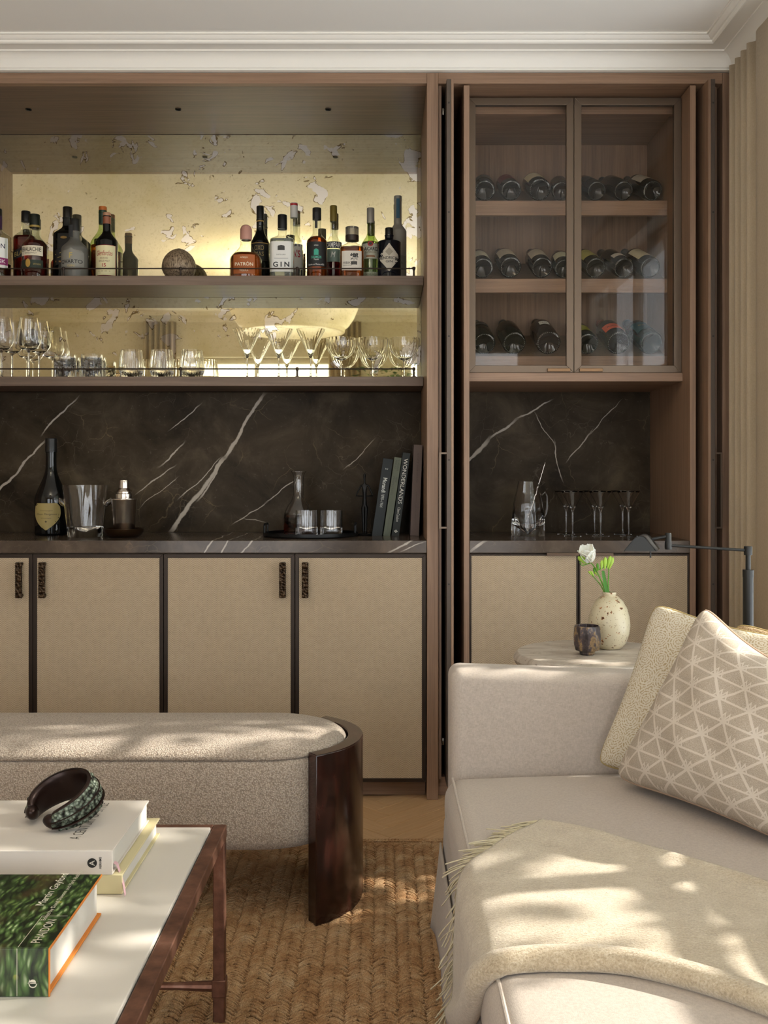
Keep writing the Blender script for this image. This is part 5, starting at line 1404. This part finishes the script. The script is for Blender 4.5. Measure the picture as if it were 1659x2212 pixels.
def throw_pt(s, t, lift=0.0):
    q = coons(s, t)
    off = 0.011 + lift + 0.0025 * math.sin(11 * t + 5 * s) + 0.003 * math.sin(4 * t - 7 * s)
    off += 0.014 * math.exp(-((t - 0.985) / 0.05) ** 2)            # folded near edge
    off += 0.004 * math.exp(-((t - 0.02) / 0.03) ** 2)
    return drape(q[0], q[1], off)
th = thing('wool_throw', 'beige brushed wool throw with cream fringe spread over the seat', 'throw', (0.4, -1.9, 0.43))
def blanket(a, b):
    t_ = b * 1.16
    if t_ <= 1.0: return throw_pt(a, t_)
    e, e0 = throw_pt(a, 1.0), throw_pt(a, 0.965)          # the near edge is folded under in a soft roll
    o_ = (e - e0).normalized(); tg_ = (throw_pt(min(1, a + .01), 1.0) - throw_pt(max(0, a - .01), 1.0)).normalized()
    up_ = tg_.cross(o_).normalized()
    if up_.z < 0 and abs(up_.z) > 0.3 or (abs(up_.z) <= 0.3 and up_.x > 0): up_ = -up_
    an = (t_ - 1.0) / 0.16 * math.radians(175); r_ = 0.013
    return e - up_ * r_ + up_ * (r_ * math.cos(an)) + o_ * (r_ * 1.15 * math.sin(an))
part('blanket', MB().grid(blanket, 90, 92), WOOL, th, True, smooth=80, solid=0.010)
def strand(mb, p, d, ln, rad, droop, seg=5):
    pts = []; r_ = []; ph = random.uniform(0, 6.28)
    side = Vector((random.gauss(0, 1), random.gauss(0, 1), 0)) * 0.009
    for k in range(7):
        t_ = k / 6; q = p + d * (ln * t_) + side * t_ * t_ + Vector((0.0022 * math.sin(5 * t_ + ph), 0.0022 * math.cos(4 * t_ + ph), -droop * t_ * t_))
        if q.x > SX0 - 0.01: q.z = max(q.z, seat_z(max(q.x, SX0 + .03), q.y) + 0.003 if q.x > SX0 + 0.03 else q.z)
        pts.append(q); r_.append(rad * (1.0 - 0.35 * t_ + 0.12 * math.sin(9 * t_)))
    mb.tube(pts, r_, seg)
fr_n = 150
for k in range(fr_n):
    t_ = (k + 0.5) / fr_n
    p = throw_pt(0.0, t_); p2 = throw_pt(0.03, t_); d = (p - p2).normalized()
    if p.z < 0.425: k_ = min(1, (0.425 - p.z) / 0.05); d = (d * (1 - 0.5 * k_) + Vector((-0.30, 0.25, -0.55)) * k_).normalized()
    mb = MB(); strand(mb, p - d * 0.006, (d + Vector((random.gauss(0, .12), random.gauss(0, .12), random.gauss(0, .05)))).normalized(), random.uniform(0.040, 0.066), 0.0017, 0.014 if t_ < 0.3 else 0.016)
    part('fringe_strand', mb, FRNG, th, True, smooth=80)
fz = MB()
for k in range(6000):
    a, b = random.random() ** 1.3, random.random()
    p = throw_pt(a, b); p.z += 0.004; 
    d = Vector((random.gauss(0, 1), random.gauss(0, 1), abs(random.gauss(0.5, .5)))).normalized(); l = random.uniform(.004, .010)
    e = d.cross(Vector((0.3, 0.5, 0.8))).normalized() * 0.0002
    i = len(fz.v); q = p + d * l * 0.6 + Vector((random.gauss(0, .001), random.gauss(0, .001), 0)); r2 = p + d * l - Vector((0, 0, l * .25))
    fz.v += [tuple(p - e), tuple(p + e), tuple(q - e), tuple(q + e), tuple(r2)]; fz.f += [(i, i + 1, i + 3, i + 2), (i + 2, i + 3, i + 4)]
fo = part('wool_fuzz', fz, plain('#d6ccb2', 0.9), th, True, smooth=0); fo['kind'] = 'stuff'

# ------------------------------------------------------------------ side table with vase and cup
def travertine():
    m = Mt('pale_veined_stone', rough=0.4)
    a = m.noise(m.co(scale=(3, 9, 9), rot=(0, 0, .5)), 2.0, 6.0, 0.65, 1.0); p = m.noise(m.co(), 70.0, 4.0, 0.7); b = m.noise(m.co(loc=(4, 4, 4)), 12.0, 3.0)
    c = m.ramp(a, [(0.3, '#9a8a7c'), (0.5, '#c4b9ac'), (0.7, '#d9d2c8')])
    c = m.mix(m.ma('MULTIPLY', m.mr(p, 0.60, 0.68), m.mr(b, 0.45, 0.6)), c, '#5d4a3a')
    m.set('Base Color', c); return m
STX, STY, STR, STZ = 0.640, -0.575, 0.252, 0.622
sto = thing('side_table', 'round pale veined stone side table behind the sofa arm', 'table', (STX, STY, 0.0088))
part('top', MB().lathe([(0, -0.036), (STR * 0.93, -0.036), (STR * 0.985, -0.030), (STR, -0.019), (STR * 0.985, -0.008), (STR * 0.95, 0.0), (0, 0.0)], 72, (0, 0, STZ - 0.0088), cap1=False), travertine(), sto)
part('pedestal', MB().lathe([(0, 0.019), (0.055, 0.019), (0.042, 0.08), (0.035, 0.30), (0.045, 0.52), (0.075, 0.576), (0, 0.5765)], 40, cap1=False), plain('#3a332d', 0.5, 0.4), sto)
part('base', MB().lathe([(0, 0.001), (0.15, 0.001), (0.155, 0.006), (0.15, 0.0175), (0, 0.0185)], 48, cap1=False), plain('#3a332d', 0.5, 0.4), sto)
def speckle():
    m = Mt('speckled_stoneware', rough=0.33)
    P = m.co()
    n1 = m.noise(P, 75.0, 3.0, 0.6); n2 = m.noise(m.co(loc=(2, 5, 1)), 14.0, 2.0); v = m.vor(P, 55.0); n4 = m.noise(P, 170.0, 2.0)
    spots = m.ma('MULTIPLY', m.mr(n1, 0.64, 0.655), m.mr(n2, 0.36, 0.52))
    fine = m.ma('MULTIPLY', m.mr(n4, 0.655, 0.68), 0.75)
    c = m.mix(m.noise(P, 9.0, 3.0), '#c4b898', '#d8ceb3')
    c = m.mix(fine, c, '#6a5230'); c = m.mix(m.ma('MULTIPLY', m.mr(n1, 0.595, 0.63), m.mr(n2, 0.42, 0.56)), c, '#a9682e'); c = m.mix(spots, c, '#4a2a12')
    m.set('Base Color', c); return m
y = -0.50; k = S(y); vx = WX(1316, y)
H, R = 0.172, 44.5 * k
prof = [(0, 0.001), (R * 0.50, 0.0), (R * 0.62, 0.003), (R * 0.80, 0.018), (R * 0.95, 0.045), (R, 0.070), (R * 0.97, 0.095), (R * 0.86, 0.122), (R * 0.66, 0.145), (R * 0.42, 0.158), (R * 0.31, 0.161), (R * 0.30, 0.163),
        (R * 0.335, 0.1655), (R * 0.345, 0.169), (R * 0.32, H), (R * 0.25, H), (R * 0.23, 0.160), (R * 0.5, 0.14), (R * 0.8, 0.07), (0, 0.02)]
vase = part('stoneware_vase', MB().lathe(prof, 56, cap0=True, cap1=False), speckle(), smooth=60)
vase.location = (vx, y, STZ + 0.0003); tag(vase, 'egg-shaped cream stoneware vase speckled with brown', 'vase')
# freesia
def px_pt(px, py, yy=-0.50): return Vector((WX(px, yy), yy, WZ(py, yy)))
GRN, GRN2, BUD = plain('#4f8f1f', 0.5, 0.0, Subsurface_Weight=0.1), plain('#3c7d16', 0.45), plain('#9fc24a', 0.5, 0.0, Subsurface_Weight=0.2)
PET = Mt('petal', '#f2efe2', 0.5, 0.0, Subsurface_Weight=0.25).m
fl = thing('freesia_spray', 'white freesia with green buds standing in the speckled vase', 'flower', px_pt(1315, 1282))
def stem(pts, r0=0.0026, r1=0.0013):
    n_ = len(pts); c = curve([tuple(p) for p in pts])
    P = [Vector(c(i / 14)) for i in range(15)]
    return part('stem', MB().tube(P, [r0 + (r1 - r0) * i / 14 for i in range(15)], 8), GRN, fl, True)
def bud(base, d, ln, r, mat):
    d = Vector(d).normalized(); a = d.cross(Vector((0.2, 1, 0.1))).normalized(); b = a.cross(d)
    mb = MB(); rings = []
    for t_, k_ in ((0, .25), (.12, .42), (.35, .75), (.6, 1.0), (.8, .85), (.93, .5), (1, .12)):
        rings.append([Vector(base) + d * ln * t_ + (a * math.cos(2 * math.pi * j / 10) + b * math.sin(2 * math.pi * j / 10)) * r * k_ for j in range(10)])
    part('bud', mb.loft(rings), mat, fl, True, smooth=70)
stem([px_pt(1313, 1290), px_pt(1300, 1258), px_pt(1288, 1232), px_pt(1277, 1216), px_pt(1268, 1219), px_pt(1256, 1222)])
stem([px_pt(1311, 1290, -.495), px_pt(1296, 1262, -.495), px_pt(1279, 1243, -.495)], 0.0022, 0.0011)
stem([px_pt(1316, 1290, -.505), px_pt(1314, 1262, -.505), px_pt(1315, 1232, -.505), px_pt(1310, 1224, -.505), px_pt(1290, 1232, -.505)])
# strap leaf
mb = MB(); rings = []
for k_ in range(11):
    t_ = k_ / 10; c = px_pt(1313 - 12 * t_ + 1.5 * t_ * t_, 1288 - 55 * t_, -0.51 + 0.008 * t_); w = 0.0058 * (math.sin(math.pi * (0.25 + 0.55 * t_)) ** 0.7)
    rings.append([c + Vector((-w, 0.001, 0)), c + Vector((0, 0.003, 0)), c + Vector((w, 0, 0.001)), c + Vector((0, 0.0018, 0))])
part('leaf', mb.loft(rings), GRN2, fl, True, smooth=60)
# small buds along the bent tips
for i, (px, py, dx, dz, ln, r) in enumerate(((1256, 1221, -.5, .9, .012, .0024), (1261, 1220, -.4, 1, .014, .0026), (1266, 1219, -.3, 1, .015, .0028), (1271, 1218, -.2, 1, .016, .0028),
                                             (1279, 1243, -.7, .8, .018, .0034), (1283, 1245, -.6, 1, .020, .0036), (1285, 1240, -.2, 1, .020, .0036), (1288, 1237, .1, 1, .018, .0034), (1290, 1244, -.5, .8, .016, .003))):
    bud(px_pt(px, py, -.495), (dx, -.1, dz), ln, r, BUD if i % 3 else GRN)
for i, (px, py, dx, dz, ln, r, mt) in enumerate(((1292, 1233, -.1, 1, .024, .0042, GRN), (1299, 1231, .05, 1, .030, .0048, BUD), (1306, 1230, .05, 1, .038, .0068, BUD), (1312, 1228, .25, 1, .040, .0066, BUD), (1316, 1229, .3, 1, .038, .0070, BUD))):
    bud(px_pt(px, py, -.505), (dx, -.05, dz), ln, r, mt)
bud(px_pt(1268, 1214), (-.55, -.2, .75), .034, .0085, BUD); bud(px_pt(1264, 1216), (-.7, -.1, .6), .030, .0075, BUD); bud(px_pt(1275, 1216), (-.1, 0, 1), .030, .006, plain('#dfe3a0', 0.5))
# open bloom: trumpet of six cupped petals
base = px_pt(1274, 1213); axis = Vector((-0.30, -0.35, 0.9)).normalized(); ea = axis.cross(Vector((0, 1, 0))).normalized(); eb = axis.cross(ea)
for i in range(7):
    a0 = 2 * math.pi * i / 6 + (0.5 if i == 6 else 0); inner = i % 2
    dirr = ea * math.cos(a0) + eb * math.sin(a0); tan = -ea * math.sin(a0) + eb * math.cos(a0)
    def pf(u, v, dirr=dirr, tan=tan, inner=inner):
        w = (u - .5) * 2; wid = 0.0215 * math.sin(math.pi * min(1, (0.10 + 0.86 * v))) ** 0.55
        out_ = 0.003 + 0.025 * v ** 1.5 + (0.006 * v * v if not inner else 0.0) - 0.006 * v ** 6
        up_ = 0.052 * v - 0.006 * v * v * (0 if inner else 1)
        return base + axis * up_ + dirr * (out_ - 0.004 * w * w * (1 - .3 * v)) + tan * (wid * w) + axis * (0.0015 * math.sin(6 * w) * v)
    part('petal', MB().grid(pf, 8, 10), PET, fl, True, smooth=80, solid=0.0006)

def cup_mat():
    m = Mt('dark_glazed_clay', rough=0.28)
    a = m.noise(m.co(scale=(30, 30, 20)), 1.0, 6.0, 0.7)
    m.set('Base Color', m.ramp(a, [(0.40, '#29211f'), (0.52, '#4b4144'), (0.58, '#8d7450'), (0.68, '#3a3034')])); m.bump(a, 0.3, 0.002)
    return m
y = -0.610; k = S(y); R = 30 * k; n = 10
def facet(r, z, sq=1.0): return [(r * math.cos(2 * math.pi * (j + .3) / n), r * math.sin(2 * math.pi * (j + .3) / n), z) for j in range(n)]
mb = MB().loft([facet(R * .50, 0.0), facet(R * .56, 0.004), facet(R * .56, 0.010), facet(R * .86, 0.014), facet(R * .97, 0.030), facet(R * 1.0, 0.055), facet(R * .94, 0.080), facet(R * .90, 0.086),
                facet(R * .84, 0.086), facet(R * .86, 0.060), facet(R * .78, 0.022), facet(R * .3, 0.016)])
cup = part('faceted_cup', mb, cup_mat(), smooth=20, bevel=0.0015); cup.location = (WX(1268, y), y, STZ + 0.0003)
tag(cup, 'small faceted dark glazed cup in front of the vase', 'cup')

# ------------------------------------------------------------------ pharmacy floor lamp
LM = Mt('gunmetal', '#2f2f2e', 0.42, 0.6).m
ly = -0.80; lx = WX(1616, ly); k = S(ly)
lamp = thing('floor_lamp', 'gunmetal swing-arm floor lamp with tent-shaped shade by the curtain', 'lamp', (lx, ly, 0.0))
z_ = lambda py: WZ(py, ly)
part('base', MB().lathe([(0, 0.009), (0.115, 0.009), (0.12, 0.012), (0.118, 0.017), (0.02, 0.022), (0, 0.022)], 48, cap1=False), LM, lamp)
part('post', MB().lathe([(11 * k, 0.022), (11 * k, z_(1246)), (0, z_(1246))], 28, cap1=False), LM, lamp)
part('collar', MB().lathe([(11.6 * k, z_(1246)), (11.6 * k, z_(1231)), (6 * k, z_(1231))], 28), LM, lamp)
part('inner_post', MB().lathe([(5.4 * k, z_(1231)), (5.4 * k, z_(1198)), (0, z_(1198))], 24, cap1=False), LM, lamp)
part('swivel', MB().lathe([(8.5 * k, z_(1199)), (8.8 * k, z_(1197)), (8.8 * k, z_(1181)), (8.2 * k, z_(1180)), (0, z_(1180))], 28), LM, lamp)
jx, jy = WX(1448, ly) - lx, 0.02
za = z_(1187)
part('arm', MB().tube([(-8 * k, 0, z_(1188.5)), (jx + 7 * k, jy, z_(1179.5))], 3.2 * k, 14), LM, lamp)
part('elbow_joint', MB().lathe([(0, z_(1188)), (7 * k, z_(1188)), (7.6 * k, z_(1186)), (7.6 * k, z_(1172)), (6.6 * k, z_(1170)), (6.6 * k, z_(1154)), (5.8 * k, z_(1152)), (0, z_(1152))], 24, (jx, jy, 0), cap0=False, cap1=False), LM, lamp)
hx, hy = WX(1405, ly) - lx, -0.005
part('arm', MB().tube([(jx - 5 * k, jy, z_(1160)), (hx + 0.01, hy + 0.03, z_(1166))], 3.3 * k, 14), LM, lamp)
# shade: curved tent profile swept along its length
ax = Vector((0.040, 0.104, 0)); c0 = Vector((WX(1382, ly - .05) - lx, -0.052, 0)); pts = []
prof = [(-0.0430, z_(1187.5))] + [(-0.0155 - 0.0275 * (1 - t_), z_(1187.5) + (0.0345) * t_) for t_ in (0.35, 0.7)] + \
       [(-0.0130 + 0.026 * q / 6, z_(1187.5) + 0.0365 + 0.0045 * math.sin(math.pi * q / 6)) for q in range(7)] + [(0.0155 + 0.0275 * (1 - t_), z_(1187.5) + 0.0345 * t_) for t_ in (0.7, 0.35)] + [(0.0430, z_(1187.5))]
perp = Vector((0.985, -0.17, 0)).normalized()
outer = [(a, b) for a, b in prof]; inn = [(a * 0.965, b - 0.0012) for a, b in prof][::-1]
def sec(t_, q): return [tuple(c0 + ax * t_ + perp * a + Vector((0, 0, b))) for a, b in q]
part('shade', MB().loft([sec(0, outer + inn), sec(1, outer + inn)]), LM, lamp, smooth=25)
part('shade_end', MB().loft([sec(0.0, outer), sec(0.012, outer)]), LM, lamp, smooth=0)
part('shade_end', MB().loft([sec(0.988, outer), sec(1.0, outer)]), LM, lamp, smooth=0)
part('switch_knob', MB().tube([tuple(c0 + ax * 0.45 + perp * 0.022 + Vector((0, 0, z_(1187)))), tuple(c0 + ax * 0.45 + perp * 0.022 + Vector((0, 0, z_(1204))))], 0.0022, 10), LM, lamp)

# ------------------------------------------------------------------ curtains
def curtain(name, label, path, mat, z0=0.012, z1=2.575, group=None):
    t = thing(name, label, 'curtain', (path(0.5)[0], path(0.5)[1], z0), group=group)
    def fn(u, v):
        x, y = path(u, v); return (x, y, z0 + (z1 - z0) * v)
    part('cloth', MB().grid(fn, 150, 10), mat, t, True, smooth=80, solid=0.003)
    return t
def cp_side(u, v=0.5):
    if u < 0.6:
        q = u / 0.6; y = -0.030 - 0.270 * q; x = 1.222 + 0.020 * math.sin(q * 4.5 * 2 * math.pi + 0.5 * math.sin(3 * v)) - 0.006 * q
    else:
        q = (u - 0.6) / 0.4
        y = -0.300 - 0.200 * q; x = 1.220 - 0.030 * math.sin(math.pi * q) ** 0.8 - 0.004 * math.sin(9 * q)
    return (x, y)
curtain('window_curtain', 'floor-length sand-coloured curtain gathered beside the tall joinery', cp_side, CURT)
for xc, lab in ((-2.06, 'gathered curtain by the rear window, seen only in the mirror by the tumblers'), (-0.36, 'gathered curtain by the rear window, seen only in the mirror by the coupes')):
    def cp_r(u, v=0.5, xc=xc): return (xc - 0.15 + 0.30 * u, ROOM_Y0 + 0.10 + 0.032 * math.sin(u * 6 * 2 * math.pi))
    curtain('window_curtain', lab, cp_r, CURT)

# ------------------------------------------------------------------ room behind the viewer, seen in the mirror
pd = thing('pendant_bowl', 'wide white alabaster pendant bowl, seen reflected in the lower mirror', 'lamp', (-0.63, -2.4, 2.15))
ALA = Mt('alabaster', '#e6dfcd', 0.4, 0.0, Emission_Color=(1.0, 0.86, 0.62, 1), Emission_Strength=0.25).m
part('bowl', MB().lathe([(0, 0.02), (0.30, 0.015), (0.335, 0.0), (0.355, 0.004), (0.36, 0.03), (0.385, 0.05), (0.42, 0.10), (0.45, 0.17), (0.455, 0.20), (0.445, 0.20), (0.40, 0.11), (0.33, 0.06), (0, 0.05)], 64, cap1=False), ALA, pd)
bulb_d = bpy.data.lights.new('pendant_bulb', 'POINT'); bulb_d.energy = 22.0; bulb_d.color = (1.0, 0.93, 0.82); bulb_d.shadow_soft_size = 0.05
bulb_o = bpy.data.objects.new('pendant_bulb', bulb_d); COL.objects.link(bulb_o); bulb_o.parent = pd; bulb_o.location = (0, 0, 0.125)
for a in range(3):
    an = 2 * math.pi * a / 3 + .3
    part('chain', MB().tube([(0.43 * math.cos(an), 0.43 * math.sin(an), 0.199), (0.02 * math.cos(an), 0.02 * math.sin(an), 0.47)], 0.003, 6), BRONZE, pd)
part('ceiling_rose', MB().lathe([(0.03, 0.46), (0.06, 0.49), (0.065, 0.505), (0, 0.5055)], 28), WHITE, pd)
tree = thing('potted_tree', 'tall leafy indoor tree by the rear wall, reflected beside the coupes', 'plant', (0.06, -4.33, 0.0))
part('pot', MB().lathe([(0, 0.001), (0.13, 0.001), (0.16, 0.03), (0.18, 0.33), (0.165, 0.33), (0.15, 0.28), (0, 0.27)], 32, cap1=False), plain('#8a7d6c', 0.7), tree)
part('trunk', MB().tube([(0, 0, 0.27), (0.02, 0, 0.8), (-0.02, 0.01, 1.4), (0.0, 0, 1.95)], [.016, .014, .011, .006], 8), plain('#4a3a2a', 0.8), tree)
mb = MB()
for k in range(420):
    a, r_, z = random.uniform(0, 6.283), 0.34 * math.sqrt(random.random()), random.uniform(1.45, 2.12)
    c = Vector((r_ * math.cos(a), r_ * math.sin(a) * .7, z)); d = Vector((math.cos(a), math.sin(a), random.uniform(-.4, .6))).normalized(); e = d.cross(Vector((0, 0, 1))).normalized()
    l = random.uniform(.05, .09); w = l * .28
    i = len(mb.v); mb.v += [tuple(c), tuple(c + d * l * .5 + e * w + Vector((0, 0, .006))), tuple(c + d * l), tuple(c + d * l * .5 - e * w + Vector((0, 0, .006)))]; mb.f += [(i, i + 1, i + 2, i + 3)]
lo = part('foliage', mb, plain('#3f6a2a', 0.5), tree, smooth=0); lo['kind'] = 'stuff'

# ------------------------------------------------------------------ unseen tree added outside the side window, its leaves placed to shape sun patches
gt = thing('added_shade_tree', 'leafy tree added unseen outside the side window to dapple the sun', 'tree', (3.0, -1.3, -0.6))
part('trunk', MB().tube([(3.0, -1.3, -0.6), (2.95, -1.25, 0.6), (2.85, -1.3, 1.6), (2.7, -1.35, 2.6), (2.6, -1.4, 3.4)], [.10, .085, .07, .05, .02], 10), plain('#4a3d30', 0.9), gt, True)
for P in (((2.85, -1.3, 1.6), (2.6, -0.9, 1.75), (2.4, -0.5, 1.9), (2.3, -0.1, 2.2)), ((2.8, -1.33, 1.9), (2.5, -1.7, 2.0), (2.35, -2.1, 2.1), (2.3, -2.6, 2.4)),
          ((2.87, -1.3, 1.4), (2.5, -1.45, 1.47), (2.25, -1.72, 1.50), (2.2, -2.0, 1.42)), ((2.9, -1.28, 1.0), (2.5, -0.9, 1.25), (2.3, -0.5, 1.35))):
    part('branch', MB().tube(P, [.03, .022, .016, .008], 8), plain('#4a3d30', 0.9), gt, True)
mb = MB(); R2 = random.Random(11)
def dens(y, z):  # leaf density set by region to shade chosen spots indoors
    d = 0.0
    if z > 1.86: d = 0.97 if y < -0.80 else 0.75
    elif z > 1.72: d = 0.45 if y < -1.1 else 0.9
    if -1.16 < y < -0.30 and z < 1.72: d = max(d, 0.95 if z > 1.08 else 0.4)
    if -1.9 < y < -1.16 and 1.20 < z < 1.72: d = max(d, 0.20)
    return d
GAPS = [(-0.70, 2.25, 0.10, 0.16), (-0.63, 2.02, 0.06, 0.10), (-0.84, 1.38, 0.05, 0.13), (-1.08, 1.57, 0.11, 0.06), (-1.16, 1.74, 0.09, 0.08), (-0.99, 1.73, 0.07, 0.06), (-1.6, 2.2, 0.10, 0.08), (-0.57, 1.30, 0.06, 0.09)]  # openings left in the leaves for chosen sun patches
n_l = 0
for k in range(12000):
    y, z = R2.uniform(-3.1, 0.1), R2.uniform(0.7, 3.4)
    if R2.random() > dens(y, z): continue
    if any(((y - a) / c) ** 2 + ((z - b) / e) ** 2 < 1 for a, b, c, e in GAPS): continue
    if n_l > 4600: break
    n_l += 1
    x = 2.2 + R2.gauss(0, .10); c = Vector((x, y + 0.13 * (x - 2.2), z + 0.6 * (x - 2.2)))
    d = Vector((R2.gauss(0, .4), R2.gauss(0, 1), R2.gauss(-.3, .7))).normalized(); e = d.cross(Vector((1, R2.gauss(0, .3), R2.gauss(.5, .3)))).normalized(); l = R2.uniform(.06, .11); w = l * .30
    i = len(mb.v); nn = d.cross(e) * 0.006
    mb.v += [tuple(c), tuple(c + d * l * .45 + e * w), tuple(c + d * l), tuple(c + d * l * .45 - e * w), tuple(c + d * l * .45 + nn)]; mb.f += [(i, i + 1, i + 4), (i + 1, i + 2, i + 4), (i + 2, i + 3, i + 4), (i + 3, i, i + 4)]
lo = part('foliage', mb, plain('#7d8a55', 0.6), gt, True, smooth=0); lo['kind'] = 'stuff'
